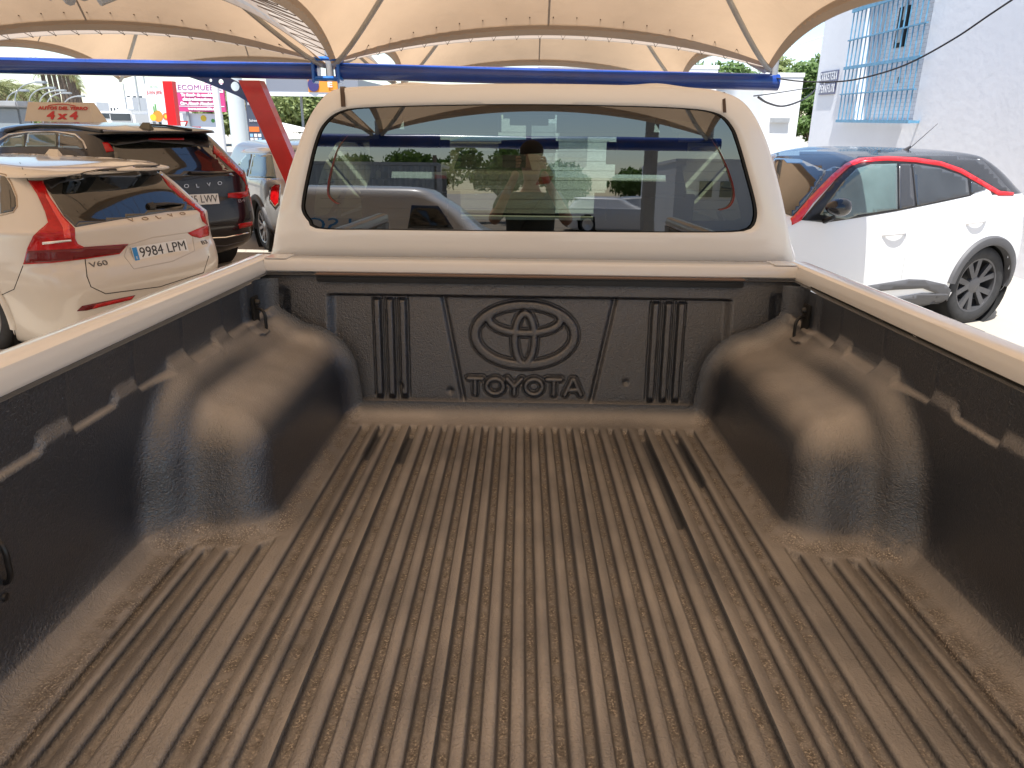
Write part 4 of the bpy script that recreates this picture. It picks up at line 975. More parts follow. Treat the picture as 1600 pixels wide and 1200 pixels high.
# ------------------------------------------------------------------ canopy: steel frame and stretched membranes
ZN = 2.30; EA = .30
GX = [-12.2, -7.2, -2.2, 2.8]; GY = [-6, -1, 4, 9, 14]
def cell_pt(x0, x1, y0, y1, u, v):
    g = .16
    cx, cy = (x0 + x1) / 2, (y0 + y1) / 2; hx, hy = (x1 - x0) / 2 - .03, (y1 - y0) / 2 - .03
    x = cx + u * (hx - g * (1 - v * v)); y = cy + v * (hy - g * (1 - u * u))
    z = ZN + EA * ((1 - u * u) + (1 - v * v)) + 1.05 * ((1 - abs(u) ** 2.2) * (1 - abs(v) ** 2.2)) ** .85
    return Vector((x, y, z))
def canopy(x0, x1, y0, y1, label, lace):
    root = empty('canopy_membrane', label, 'shade canopy', ((x0 + x1) / 2, (y0 + y1) / 2, ZN), group='stretched canopy cells')
    o = root.location; n = 36
    V = [cell_pt(x0, x1, y0, y1, -1 + 2 * i / n, -1 + 2 * j / n) - o for i in range(n + 1) for j in range(n + 1)]
    Fc = [(i * (n + 1) + j, i * (n + 1) + j + 1, (i + 1) * (n + 1) + j + 1, (i + 1) * (n + 1) + j) for i in range(n) for j in range(n)]
    obj('membrane', V, Fc, M_['membrane'], root, smooth=True)
    # hem: flat band round the edge
    for k in range(4):
        rows = []
        for i in range(41):
            t = -1 + 2 * i / 40
            e0 = {0: (t, -1), 1: (t, 1), 2: (-1, t), 3: (1, t)}[k]; s_ = 1 - .026
            e1 = {0: (t * s_, -s_), 1: (t * s_, s_), 2: (-s_, t * s_), 3: (s_, t * s_)}[k]
            a = cell_pt(x0, x1, y0, y1, *e0) - o; b = cell_pt(x0, x1, y0, y1, *e1) - o
            rows.append([tuple(a + Vector((0, 0, -.006))), tuple(b + Vector((0, 0, -.006)))])
        grid(rows, 'hem', M_['hem'], root)
    # hip struts from the corners to the crown, on the underside
    for su, sv in ((-1, -1), (1, -1), (1, 1), (-1, 1)):
        mb = MB(); mb.tube([cell_pt(x0, x1, y0, y1, su * k, sv * k) - o + Vector((0, 0, -.045)) for k in np.linspace(.985, .05, 20)], .028, 8); mb.build('strut', M_['galv'], root, smooth=True)
    # seams
    mb = MB()
    for u in (-.02, ):
        mb.tube([cell_pt(x0, x1, y0, y1, u, t) - o + Vector((0, 0, -.004)) for t in np.linspace(-.98, .98, 30)], .012, 5, flat=.3)
        mb.tube([cell_pt(x0, x1, y0, y1, t, u) - o + Vector((0, 0, -.004)) for t in np.linspace(-.98, .98, 30)], .012, 5, flat=.3)
    mb.build('seam', M_['hem'], root)
def lacing(ax, x0, x1, y, flip, label):
    # zigzag rope between two neighbouring edges
    mb = MB(); n = 17; P = []
    for i in range(n * 2 + 1):
        t = -.9 + 1.8 * i / (2 * n)
        if ax == 'x': a = cell_pt(x0, x1, y - 5, y, t * .965, .955) if i % 2 else cell_pt(x0, x1, y, y + 5, t, -1)
        else: a = cell_pt(x0 - 5, x0, x1, x1 + 5, .955, t * .965) if i % 2 else cell_pt(x0, x0 + 5, x1, x1 + 5, -1, t)
        P.append(a + Vector((0, 0, -.010)))
    mb.tube(P, .0045, 5)
    for p in P: mb.box(p, (.011, .011, .008))
    tag(mb.build('lacing_rope', M_['rope']), label, 'rope', 'lacing ropes between the canopy cells')
col = ['far left', 'left', 'central']; rw_ = ['behind the camera', 'over the truck bed', 'over the truck bonnet', 'beyond the blue beam']
for i in range(3):
    for j in range(4):
        if i == 0 and j == 3: continue
        canopy(GX[i], GX[i + 1], GY[j], GY[j + 1], '%s column of beige canopy membrane stretched %s' % (col[i], rw_[j]), False)
lacing('x', -2.2, 2.8, 9, 0, 'dark zigzag rope along the arched canopy edge above the truck roof')
lacing('x', -7.2, -2.2, 9, 0, 'dark zigzag rope along the arched canopy edge above the black and white estate cars')
lacing('y', -2.2, 4, 0, 0, 'dark zigzag rope in the canopy valley running towards the camera')
fr_ = empty('canopy_support', 'blue tube beam on red slanting post carrying the canopy', 'canopy support', (0, 9, 0))
def beam(y, xa, xb, za, zb_, name='beam'):
    mb = MB(); n = 30; mb.tube([(xa + (xb - xa) * i / n, y - 9, za + (zb_ - za) * i / n) for i in range(n + 1)], .088, 20)
    mb.build(name, M_['blue'], fr_, smooth=True)
beam(9, -14, -2.32, 2.30, 2.215); beam(9, -2.12, 2.86, 2.22, 2.155)
beam(-6, -14, 2.95, 2.20, 2.20)
for x in GX[1:]:
    for y0 in (9, -6): mb = MB(); mb.tube([(x, y0 - 9, 2.12), (x, y0 - 9, 2.46)], .045, 12); mb.build('mast', M_['galv'], fr_, smooth=True)
nb = MB()
for z in (2.14, 2.34): nb.tube([(-2.22 + .16 * math.cos(a), .16 * math.sin(a), z) for a in np.linspace(0, 2 * math.pi, 20)], .022, 8)
for sx_ in (-.14, .14): nb.box((-2.22 + sx_, -.03, 2.22), (.03, .20, .26), bev=.006)
nb.build('node_clamp', mat('clamp_blue', (.01, .14, .55), .3, coat=.4), fr_, smooth=True)
# red slanting posts with drilled blue gusset
def slant(px_top, py_top, px_bot, py_bot, Y, w_):
    A = hit(px_top, py_top, 1, Y); B = hit(px_bot, py_bot, 1, Y); d = (B - A); B = A + d * (A.z / -d.z)
    x = Vector((1, 0, 0)); mb = MB(); vs = []
    for P0, ww in ((A, w_), (B, w_ * .8)):
        for a, b in ((-1, -1), (1, -1), (1, 1), (-1, 1)): vs.append(P0 + Vector((a * ww / 2, b * ww * .4, 0)) - Vector((0, 9, 0)))
    mb.add(vs, [(0, 1, 2, 3), (4, 7, 6, 5), (0, 4, 5, 1), (1, 5, 6, 2), (2, 6, 7, 3), (3, 7, 4, 0)])
    bm_ = mb.build('post', M_['redsteel'], fr_); return A, B
slant(393, 126, 441, 235, 9, .235)
# gusset plate
gp = [(285, 117), (360, 122), (376, 130), (392, 162), (372, 150), (348, 140), (318, 128)]
hol = [(329.5, 125.5, 2.3), (345.5, 128, 4), (367.5, 135, 6.8)]
def gusset():
    poly = [Vector((hit(a, b, 1, 9).x, hit(a, b, 1, 9).z)) for a, b in gp]; pts = poly[:]; edges = [(i, (i + 1) % len(poly)) for i in range(len(poly))]
    for a, b, r_ in hol:
        c = hit(a, b, 1, 9); rr = r_ * 8.6 / F; k = len(pts)
        for i in range(16): pts.append(Vector((c.x + rr * math.cos(i * math.pi / 8), c.z + rr * math.sin(i * math.pi / 8))))
        edges += [(k + i, k + (i + 1) % 16) for i in range(16)]
    r_ = geometry.delaunay_2d_cdt(pts, edges, [], 1, 1e-6); V2, F2 = r_[0], r_[2]
    keep = []
    for f in F2:
        c = sum((V2[i] for i in f), Vector((0, 0))) / len(f)
        if all((c - Vector((hit(a, b, 1, 9).x, hit(a, b, 1, 9).z))).length > q * 8.6 / F * .97 for a, b, q in hol): keep.append(tuple(f))
    n = len(V2); vs = [(v.x, -.01, v.y) for v in V2] + [(v.x, .01, v.y) for v in V2]
    cnt = set((f[i], f[(i + 1) % len(f)]) for f in keep for i in range(len(f)))
    fs = keep + [tuple(n + i for i in f[::-1]) for f in keep] + [(b, a, a + n, b + n) for a, b in cnt if (b, a) not in cnt]
    obj('gusset', vs, fs, M_['blue'], fr_)
gusset()
# far red post
A = hit(264, 127, 1, 17); B = hit(273, 199, 1, 17); d = B - A; B = A + d * (A.z / -d.z)
mb = MB(); q = [A, B]; vs = []
for P0 in q:
    for a, b in ((-1, -1), (1, -1), (1, 1), (-1, 1)): vs.append(P0 + Vector((a * .10, b * .10, 0)))
mb.add(vs, [(0, 1, 2, 3), (4, 7, 6, 5), (0, 4, 5, 1), (1, 5, 6, 2), (2, 6, 7, 3), (3, 7, 4, 0)])
tag(mb.build('red_post', mat('bright_red', (.75, .008, .01), .5)), 'bright red upright post standing beyond the black car by the pink billboard', 'post')

# ------------------------------------------------------------------ right: whitewashed building, grille, signs, cables
bld = empty('whitewashed_building', 'large whitewashed building with a barred window at the right', 'building', (6, 10, 0))
XW = 6.0
def P6(px, py): return hit(px, py, 0, XW)
wy0, wy1 = 12.15, 14.45; wz0, wz1 = 1.78, 4.1; Y0, Y1, H = 4.0, 16.4, 7.5; D_ = .32
V = []; Fc = []
def q4(a, b, c, d):
    k = len(V); V.extend([a, b, c, d]); Fc.append((k, k + 1, k + 2, k + 3))
ly = [Y0, wy0, wy1, Y1]; lz = [-.1, wz0, wz1, H]
for i in range(3):
    for j in range(3):
        if i == 1 and j == 1: continue
        q4((0, ly[i + 1] - 10, lz[j]), (0, ly[i] - 10, lz[j]), (0, ly[i] - 10, lz[j + 1]), (0, ly[i + 1] - 10, lz[j + 1]))
a, b = wy0 - 10, wy1 - 10
q4((0, a, wz0), (D_, a, wz0), (D_, a, wz1), (0, a, wz1)); q4((0, b, wz0), (0, b, wz1), (D_, b, wz1), (D_, b, wz0))
q4((0, a, wz0), (0, b, wz0), (D_, b, wz0), (D_, a, wz0)); q4((0, a, wz1), (D_, a, wz1), (D_, b, wz1), (0, b, wz1)); 
q4((8, Y0 - 10, -.1), (0, Y0 - 10, -.1), (0, Y0 - 10, H), (8, Y0 - 10, H)); q4((0, Y1 - 10, -.1), (8, Y1 - 10, -.1), (8, Y1 - 10, H), (0, Y1 - 10, H)); q4((0, Y0 - 10, H), (0, Y1 - 10, H), (8, Y1 - 10, H), (8, Y0 - 10, H)); q4((8, Y0 - 10, -.1), (8, Y0 - 10, H), (8, Y1 - 10, H), (8, Y1 - 10, -.1))
obj('wall', V, Fc, M_['wall'], bld)
brk = bpy.data.materials.new('painted_brick'); brk.use_nodes = True; n_ = brk.node_tree
bt = n_.nodes.new('ShaderNodeTexBrick'); bt.inputs['Scale'].default_value = 4; bt.inputs['Color1'].default_value = (.72, .72, .73, 1); bt.inputs['Color2'].default_value = (.66, .67, .69, 1); bt.inputs['Mortar'].default_value = (.45, .45, .46, 1); bt.inputs['Mortar Size'].default_value = .012
tc = n_.nodes.new('ShaderNodeTexCoord'); mp = n_.nodes.new('ShaderNodeMapping'); mp.inputs['Rotation'].default_value = (0, R(90), R(90)); n_.links.new(tc.outputs['Object'], mp.inputs[0]); n_.links.new(mp.outputs[0], bt.inputs[0])
bb = n_.nodes['Principled BSDF']; n_.links.new(bt.outputs['Color'], bb.inputs['Base Color']); bb.inputs['Roughness'].default_value = .85
bu = n_.nodes.new('ShaderNodeBump'); bu.inputs['Strength'].default_value = .6; bu.inputs['Distance'].default_value = .01; bu.invert = True; n_.links.new(bt.outputs['Fac'], bu.inputs['Height']); n_.links.new(bu.outputs[0], bb.inputs['Normal'])
obj('window_infill', [(D_, a, wz0), (D_, b, wz0), (D_, b, wz1), (D_, a, wz1)], [(3, 2, 1, 0)], brk, bld)
mb = MB(); mb.box((D_ - .01, 3.70, 3.25), (.04, .34, .62)); mb.build('vent_opening', M_['matblack'], bld)
mb = MB(); mb.box((D_ - .03, 3.70, 3.12), (.05, .22, .22), bev=.02); mb.box((D_ - .03, 3.65, 3.5), (.03, .05, .3)); mb.build('vent_box', M_['galv'], bld)
mb = MB(); mb.box((D_ - .01, 3.5, 2.42), (.02, .05, .10)); mb.build('hole', M_['matblack'], bld)
# grille
gr_ = empty_child('window_grille'); gr_.parent = bld
mb = MB(); nbar = 17
for i in range(nbar):
    y = wy0 - .16 + (wy1 - wy0 + .32) * i / (nbar - 1) - 10; mb.tube([(-.16, y, wz0 - .02), (-.16, y, wz1 + .1)], .012, 6)
mb.build('upright_bar', M_['grille'], gr_)
for z, hh in ((wz0 - .02, .05), (2.22, .02), (2.66, .05), (3.12, .02), (3.60, .06)):
    mb = MB(); mb.box((-.16, (wy0 + wy1) / 2 - 10, z), (.035, wy1 - wy0 + .46, hh)); mb.build('cross_bar', M_['grille'], gr_)
mb = MB(); mb.box((-.08, wy1 - 10 + .2, wz0 - .02), (.18, .04, .04)); mb.box((-.08, wy0 - 10 - .2, wz0 - .02), (.18, .04, .04)); mb.build('bracket', M_['grille'], gr_)
# tile street sign
for s_, (pa, pb) in (('CARRETERA', ((1283.5, 121.5), (1311, 118))), ('PEÑAFLOR', ((1282, 140), (1306.5, 138)))):
    A = P6(*pa); B = P6(*pb); wd = (B - A).length; mid = (A + B) / 2; Mx = frame(mid + Vector((-.02, 0, 0)), (0, -1, 0), (0, 0, 1))
    n = len(s_); mb = MB(); tw = wd / n
    for i in range(n): mb.box((-wd / 2 + tw * (i + .5), 0, 0), (tw * .94, .21, .02), bev=.003)
    to = obj('tile_sign', [Mx @ v - mw(bld).translation for v in mb.v], mb.f, mat('tile_blue', (.07, .08, .16), .3), bld)
    for i, ch in enumerate(s_):
        Vt, Ft = text_geo(ch, .20, .002, bold=.004); k = tw * .66 / max(1e-3, (max(v.x for v in Vt) - min(v.x for v in Vt)))
        obj('tile_letter', [Mx @ Vector((v.x * min(k, 1.3) - wd / 2 + tw * (i + .5), v.y, v.z + .012)) - mw(bld).translation for v in Vt], Ft, M_['plate'], to)
def cable(px, Y0_, Y1_, r_, label, n=5):
    P = []; k = len(px)
    for i, (a, b) in enumerate(px):
        P.append(hit(a, b, 1, Y0_ + (Y1_ - Y0_) * i / (k - 1)))
    mb = MB(); mb.tube(catmull(P, 6, False), r_, 6); tag(mb.build('cable', M_['cable'], None, True), label, 'cable')
cable([(1205, 121), (1250, 127), (1310, 127.5), (1360, 119), (1420, 99), (1490, 61), (1545, 24), (1590, -6)], 9, 6.5, .008, 'black cable sagging from the beam end across the barred window')
cable([(1185, 152), (1200, 161), (1222, 166), (1245, 160), (1262, 151), (1274, 140)], 9.5, 15, .014, 'thick black cable looping over the small white building')
cable([(1178, 150), (1215, 145), (1272, 136)], 9.5, 15, .008, 'thin cable crossing above the thick looping cable')
for i, (ya, yb) in enumerate(((62, 30), (86, 52), (101, 74), (116, 98))):
    A = hit(1195, ya, 1, 60); B = hit(1300, yb, 1, 60); d = (B - A)
    mb = MB(); mb.tube([A - d * 1.2, B + d * 1.5], .035, 5); tag(mb.build('power_line', M_['galv']), 'thin overhead power line, number %s from the top' % ['first', 'second', 'third', 'lowest'][i], 'power line')
# small white building and its roof line
def block(name, label, cat, x0, x1, y0, y1, z1, m, wins=(), group=None, parapet=.0):
    root = empty(name, label, cat, ((x0 + x1) / 2, y0, 0), group=group); w2 = (x1 - x0) / 2; d = y1 - y0
    mb = MB(); mb.box((0, d / 2, z1 / 2), (w2 * 2, d, z1)); mb.build('walls', m, root)
    mb = MB(); mb.box((0, d / 2, z1 + .04), (w2 * 2 + .04, d + .04, .10)); mb.build('roof', m, root)
    for (a, b, c, e) in wins:
        mb = MB(); mb.box((-w2 + (a + b) / 2 * w2 * 2, -.02, (c + e) / 2 * z1), ((b - a) * w2 * 2, .06, (e - c) * z1)); mb.build('window', M_['window'], root)
    return root
A = hit(1196, 119, 1, 21); B = hit(1256, 119, 1, 21)
sb = block('small_white_building', 'small plain white flat roofed building beyond the canopy end', 'building', A.x, B.x + .0, 21, 27, A.z, M_['white'])
mb = MB(); mb.box(((B.x - A.x) / 2 - .5, -.05, A.z * .62), (.5, .1, .12)); mb.build('ledge', M_['galv'], sb)
# meter cupboard building seen through the cab
A = hit(840, 205, 1, 24); B = hit(960, 205, 1, 24)
cb = block('white_store', 'white rendered store seen through the cab windows', 'building', A.x, B.x + 3, 24, 30, 3.2, M_['white'])
mb = MB(); mb.box((-2.6, -.06, 1.1), (.9, .1, 1.0), bev=.01); mb.box((-1.6, -.06, 1.1), (.9, .1, 1.0), bev=.01); mb.build('cupboard_door', M_['galv'], cb)

# ------------------------------------------------------------------ trees
def blob_leaves(blobs, n, s, flat=.6):
    vs = []; fs = []
    tot = sum(b[3] ** 2 for b in blobs)
    for (x, y, z, r_) in blobs:
        for _ in range(int(n * r_ * r_ / tot)):
            d = Vector(rng.normal(size=3)).normalized(); rad = r_ * (random.random() ** .45)
            c = Vector((x, y, z)) + Vector((d.x, d.y, d.z * flat)) * rad
            a = Vector(rng.normal(size=3)).normalized(); b = a.orthogonal().normalized(); L = s * random.uniform(.6, 1.3)
            k = len(vs); vs += [c - a * L, c + b * L * .45, c + a * L, c - b * L * .45]; fs.append((k, k + 1, k + 2, k + 3))
    return vs, fs
def tree(name, label, loc, h, r_, n, s, m, group=None, nb=9):
    root = empty(name, label, 'tree', loc, group=group)
    mb = MB(); mb.tube([(0, 0, 0), (.05 * h, 0, h * .3), (0, .03 * h, h * .62)], [h * .03, h * .022, h * .012], 8)
    for k in range(5):
        a = 2 * math.pi * k / 5; mb.tube([(.03 * h, 0, h * .38), (math.cos(a) * r_ * .35, math.sin(a) * r_ * .35, h * .6), (math.cos(a) * r_ * .6, math.sin(a) * r_ * .6, h * .78)], [h * .013, h * .008, h * .004], 6)
    mb.build('trunk', M_['bark'], root, smooth=True)
    bl = []
    for k in range(nb):
        a = random.uniform(0, 6.28); q = random.uniform(.1, .75) * r_
        bl.append((math.cos(a) * q, math.sin(a) * q, h * random.uniform(.5, .9), r_ * random.uniform(.3, .5)))
    V, Fc = blob_leaves(bl, n, s); obj('crown', V, Fc, m, root)
    return root
def tree_px(px, base_px_y, top_py, Y, r_, n, s, m, label, group=None, name='tree'):
    t_ = hit(px, top_py, 1, Y); return tree(name, label, (t_.x, Y, 0), t_.z * 1.02, r_, n, s, m, group)
tree_px(1250, 0, 88, 34, 1.9, 5000, .12, M_['leafy'], 'yellow green tree rising behind the small white building')
tree_px(1288, 0, 70, 30, 1.7, 5000, .11, M_['leaf'], 'dark green tree between the small white building and the whitewashed building')
tree_px(1275, 0, 150, 27, 1.2, 3000, .10, M_['leaf'], 'low green tree touching the corner of the whitewashed building')
tree_px(1110, 0, 98, 45, 3.4, 7000, .2, M_['leaf'], 'round green tree under the far canopy edge')
tree_px(1165, 0, 128, 30, 1.5, 4000, .13, M_['leaf'], 'green tree behind the right end of the blue beam')
for i, (px, top) in enumerate(((430, 150), (475, 146), (510, 150))):
    tree_px(px, 0, top, 46 + i * 2, 4.0, 9000, .19, M_['leafy'] if i != 1 else M_['leaf'], ['leafy roadside tree left of the others behind the red slanting post', 'middle roadside tree behind the cab pillar', 'roadside tree hidden mostly by the cab roof'][i], 'roadside trees behind the red slanting post')
# palms
def palm(label, loc, h, crown, nf, group, kind):
    root = empty('palm_tree', label, 'palm tree', loc, group=group)
    mb = MB(); mb.tube([(0, 0, 0), (.02 * h, 0, h * .5), (0, 0, h)], [.30, .22, .17], 8); mb.build('trunk', M_['bark'], root, smooth=True)
    for nm, m, rg, cnt in (('crown', M_['palm'], (-.45, 1.0), nf), ('dry_fronds', M_['palmdry'], (-1.1, -.4), nf // 2)):
        V = []; Fc = []
        for k in range(cnt):
            az = random.uniform(0, 6.283); el = random.uniform(*rg); L = crown * random.uniform(.8, 1.1) * (1 if nm == 'crown' else .5)
            d = Vector((math.cos(az) * math.cos(el), math.sin(az) * math.cos(el), math.sin(el))); sd = Vector((-math.sin(az), math.cos(az), 0))
            p = Vector((0, 0, h)); pr = []
            for j in range(6):
                t = j / 5; q = p + d * L * t + Vector((0, 0, -.55 * L * t * t)); pr.append(q)
            for j in range(5):                    # fan of narrow leaflets either side of the rib
                for s_ in (-1, 1):
                    a, b = pr[j], pr[j + 1]; wd = crown * .22 * math.sin(math.pi * min(1, (j + 1.2) / 6))
                    for e in (0, .5):
                        c0 = a.lerp(b, e); c1 = a.lerp(b, e + .3); tip = c0 + sd * s_ * wd + (b - a) * .9 + Vector((0, 0, -wd * .3))
                        kk = len(V); V += [c0, c1, tip]; Fc.append((kk, kk + 1, kk + 2))
        obj(nm, V, Fc, m, root)
    return root
i = 0
for k, (px, top, Y) in enumerate(((62, 98, 75), (72, 99, 78), (80, 100, 82), (88, 98, 86), (95, 102, 90), (102, 106, 96), (108, 110, 102), (113, 118, 110), (118, 128, 118), (122, 136, 128))):
    t_ = hit(px, top, 1, Y); palm('tall palm in the avenue, %s of ten counted from the road end' % ['first', 'second', 'third', 'fourth', 'fifth', 'sixth', 'seventh', 'eighth', 'ninth', 'tenth'][k], (t_.x, Y, 0), t_.z, 1.45, 40, 'tall palms in a row along the avenue', 0)
for k, (px, top, Y) in enumerate(((4, 136, 50), (33, 140, 55), (60, 143, 60), (-14, 140, 46))):
    t_ = hit(px, top, 1, Y); palm(['short bushy palm at the left edge by a lamp', 'short bushy palm behind the round road sign', 'short bushy palm beside the tall palms', 'short bushy palm outside the left edge'][k], (t_.x, Y, 0), t_.z, 1.7, 40, 'short palms before the avenue', 1)
tag(obj('hedge', *blob_leaves([(x, 66 + random.uniform(-3, 3), random.uniform(.2, 1.0), 1.5) for x in np.linspace(-62, -36, 16)], 12000, .22), M_['leaf']), 'mass of green bushes behind the street lamps', kind='stuff')
# street lamps
def lamp_post(label, px, top, Y, arm, grp='curved street lamps along the road'):
    t_ = hit(px, top, 1, Y); root = empty('street_lamp', label, 'street lamp', (t_.x, Y, 0), group=grp); h = t_.z
    mb = MB(); mb.tube([(0, 0, 0), (0, 0, h * .72)] + [(arm * (1 - math.cos(a)), 0, h * .72 + h * .28 * math.sin(a)) for a in np.linspace(.1, 1.5, 8)], .035 * Y / 45, 6); mb.build('pole', M_['galv'], root, smooth=True)
    mb = MB(); mb.box((arm * 1.1, 0, h), (arm * .4, .25, .12), bev=.03); mb.build('lamp_head', M_['galv'], root)
for k, (px, top, Y, arm) in enumerate(((5, 141, 40, 1.0), (18, 128, 38, 1.3), (41, 137, 42, 1.2), (58, 141, 46, 1.3), (70, 145, 50, 1.3), (96, 150, 52, 1.2))):
    lamp_post('%s pale street lamp with curved arm, counted from the left' % ['first', 'second', 'third', 'fourth', 'fifth', 'sixth'][k], px, top, Y, arm)
def mast(label, px, top, Y, r_, m=None, name='lamp_column', grp=None, lean=0):
    t_ = hit(px, top, 1, Y); mb = MB(); mb.tube([(0, 0, 0), (lean, 0, t_.z)], [r_ * 1.15, r_], 12)
    o = mb.build(name, m or M_['galv'], None, True); o.location = (t_.x, Y, 0); tag(o, label, 'pole', grp)
mast('wide pale grey column beside the pink billboard', 358, 60, 20, .20, mat('pale_column', (.55, .60, .60), .5))
mast('slim white pole in front of the pink billboard', 331, 90, 18, .075, M_['white'])
mast('thin grey pole above the roofs left of the fruit billboard', 202, 60, 60, .07)
mast('far thin pole above the white blocks', 220, 90, 70, .06)
mast('short far pole over the distant roofs', 192, 130, 75, .06)

# ------------------------------------------------------------------ billboards and signs on the left
def board(name, label, px0, py0, px1, py1, Y, m, legs=True, cat='billboard', thick=.12):
    A = hit(px0, py0, 1, Y); B = hit(px1, py1, 1, Y); w_ = abs(B.x - A.x); h = abs(A.z - B.z); cx = (A.x + B.x) / 2; cz = (A.z + B.z) / 2
    root = empty(name, label, cat, (cx, Y, 0)); mb = MB(); mb.box((0, thick / 2, cz), (w_, thick, h)); mb.build('panel', m, root)
    if legs and cz - h / 2 > .1:
        mb = MB()
        for s_ in (-.35, .35): mb.tube([(s_ * w_, thick / 2 + .05, 0), (s_ * w_, thick / 2 + .05, cz)], .06, 8)
        mb.build('leg', M_['galv'], root)
    return root, w_, h, cz
def on_board(rt, name, s_, u, v, hh, w_, m, wid=None, bold=0, dy=-.012):
    root, W_, H_, cz = rt; V, Fc = text_geo(s_, hh * H_, .004, bold=bold); wd = max(q.x for q in V) - min(q.x for q in V); k = w_ * W_ / wd
    return obj(name, [(q.x * k + (u - .5) * W_, dy - .004 + q.z * 0 - (.004 if q.z > 0 else 0), cz + (.5 - v) * H_ + q.y) for q in V], Fc, m, root)
def rect_on(rt, name, u0, v0, u1, v1, m, dy=-.006):
    root, W_, H_, cz = rt; x0, x1 = (u0 - .5) * W_, (u1 - .5) * W_; z0, z1 = cz + (.5 - v0) * H_, cz + (.5 - v1) * H_
    mb = MB(); mb.box(((x0 + x1) / 2, dy, (z0 + z1) / 2), (x1 - x0, .008, abs(z1 - z0))); return mb.build(name, m, root)
def disc_on(rt, name, u, v, r_, m, dy=-.012, sq=1):
    root, W_, H_, cz = rt; mb = MB(); mb.lathe([(0, 0), (r_ * H_, 0), (r_ * H_, .01)], Matrix.Translation(((u - .5) * W_, dy, cz + (.5 - v) * H_)) @ Matrix.Rotation(R(90), 4, 'X') @ Matrix.Diagonal((1, sq, -1, 1)), 20); return mb.build(name, m, root)
pk = mat('board_pink', (.62, .05, .20), .6); wh = mat('board_white', (.80, .79, .78), .6); orr = mat('board_orange', (.80, .28, .03), .6); yl = mat('board_yellow', (.85, .55, .04), .6); dk = mat('board_dark', (.06, .07, .10), .5); gn = mat('board_green', (.12, .35, .07), .6); rdp = mat('board_red', (.6, .05, .04), .6); lb = mat('board_light_blue', (.25, .45, .7), .6)
b1 = board('fruit_billboard', 'white billboard with pineapple and citrus pictures left of the red post', 225, 131, 268, 191, 30, wh)
on_board(b1, 'lettering', 'JUAN JIME', .42, .22, .14, .7, rdp); on_board(b1, 'lettering', 'FRUTAS', .42, .07, .06, .35, gn)
disc_on(b1, 'pineapple', .42, .84, .14, orr, sq=1.1); rect_on(b1, 'pineapple_leaf', .34, .52, .40, .72, gn, -.01); rect_on(b1, 'pineapple_leaf', .26, .58, .31, .74, gn, -.014)
disc_on(b1, 'orange_slice', .80, .85, .10, mat('citrus', (.80, .18, .05), .5)); disc_on(b1, 'slice_core', .80, .85, .05, yl, -.02); disc_on(b1, 'lemon', .20, .88, .09, yl, -.018)
b2 = board('pink_billboard', 'pink and white billboard with the shop name in outline letters', 274, 129, 353, 175, 30, pk)
rect_on(b2, 'name_strip', .01, .02, .99, .33, wh); on_board(b2, 'lettering', 'ECOMUEBLE', .5, .17, .26, .92, mat('board_purple', (.35, .05, .22), .5))
for i_, (s_, wd) in enumerate((('Tu tienda de muebles y', .78), ('electrodomesticos en', .72), ('Ctra. Almeria Almuñecar 26', .84))): on_board(b2, 'lettering', s_, .47, .42 + i_ * .15, .15, wd, wh, bold=.012)
rect_on(b2, 'rule', .02, .80, .98, .825, wh); on_board(b2, 'lettering', 'www.ecomueble.es', .5, .90, .13, .6, wh, bold=.01)
b3 = board('poster_board', 'white poster board with faint pink prints under the pink billboard', 274, 177, 353, 238, 30.2, wh)
rect_on(b3, 'print', .55, .78, .95, .98, mat('print_pink', (.75, .35, .45), .6)); disc_on(b3, 'print', .60, .12, .08, yl); disc_on(b3, 'print', .80, .18, .05, gn); rect_on(b3, 'print', .05, .55, .35, .95, mat('print_pale', (.75, .70, .62), .6))
b4 = board('price_sign', 'orange price sign right of the grey column', 365, 152, 384, 193, 24, orr, legs=True, cat='sign')
on_board(b4, 'lettering', '5', .32, .36, .30, .30, wh, bold=.01); on_board(b4, 'lettering', '20', .52, .66, .28, .78, wh, bold=.01); rect_on(b4, 'stripe', .05, .86, .7, .90, wh)
b5 = board('fuel_totem', 'dark grey totem sign with small orange and white panels', 383, 156, 420, 236, 22, dk, cat='sign')
for v0, txt in ((.10, 'Repsol'), (.42, 'Solred')): on_board(b5, 'lettering', txt, .32, v0 - .02, .07, .40, wh); disc_on(b5, 'dot', .62, v0 - .02, .028, rdp)
rect_on(b5, 'orange_panel', .06, .52, .60, .62, mat('panel_orange', (.7, .16, .03), .5)); rect_on(b5, 'orange_panel', .06, .84, .60, .92, mat('panel_orange2', (.55, .12, .03), .5), -.008)
for a_ in range(3):
    for c_ in range(2): rect_on(b5, 'small_panel', .08 + a_ * .22, .66 + c_ * .08, .24 + a_ * .22, .72 + c_ * .08, (lb, wh, wh)[(a_ + c_) % 3], -.010)
b6 = board('station_canopy', 'filling station canopy fascia with orange circle sign behind the cab roof', 415, 122, 560, 146, 34, mat('fascia', (.22, .23, .26), .5), cat='canopy', thick=6)
rect_on(b6, 'fascia_base', .0, .95, 1, 1.25, wh, -.02)
b7 = rect_on(b6, 'orange_sign', .46, -.2, .78, .95, orr, -.05); disc_on(b6, 'round_sign', .52, .42, .42, mat('sign_navy', (.05, .04, .15), .5), -.09, 1.2); on_board(b6, 'lettering', 'E', .70, .42, .5, .05, wh, bold=.01, dy=-.10)
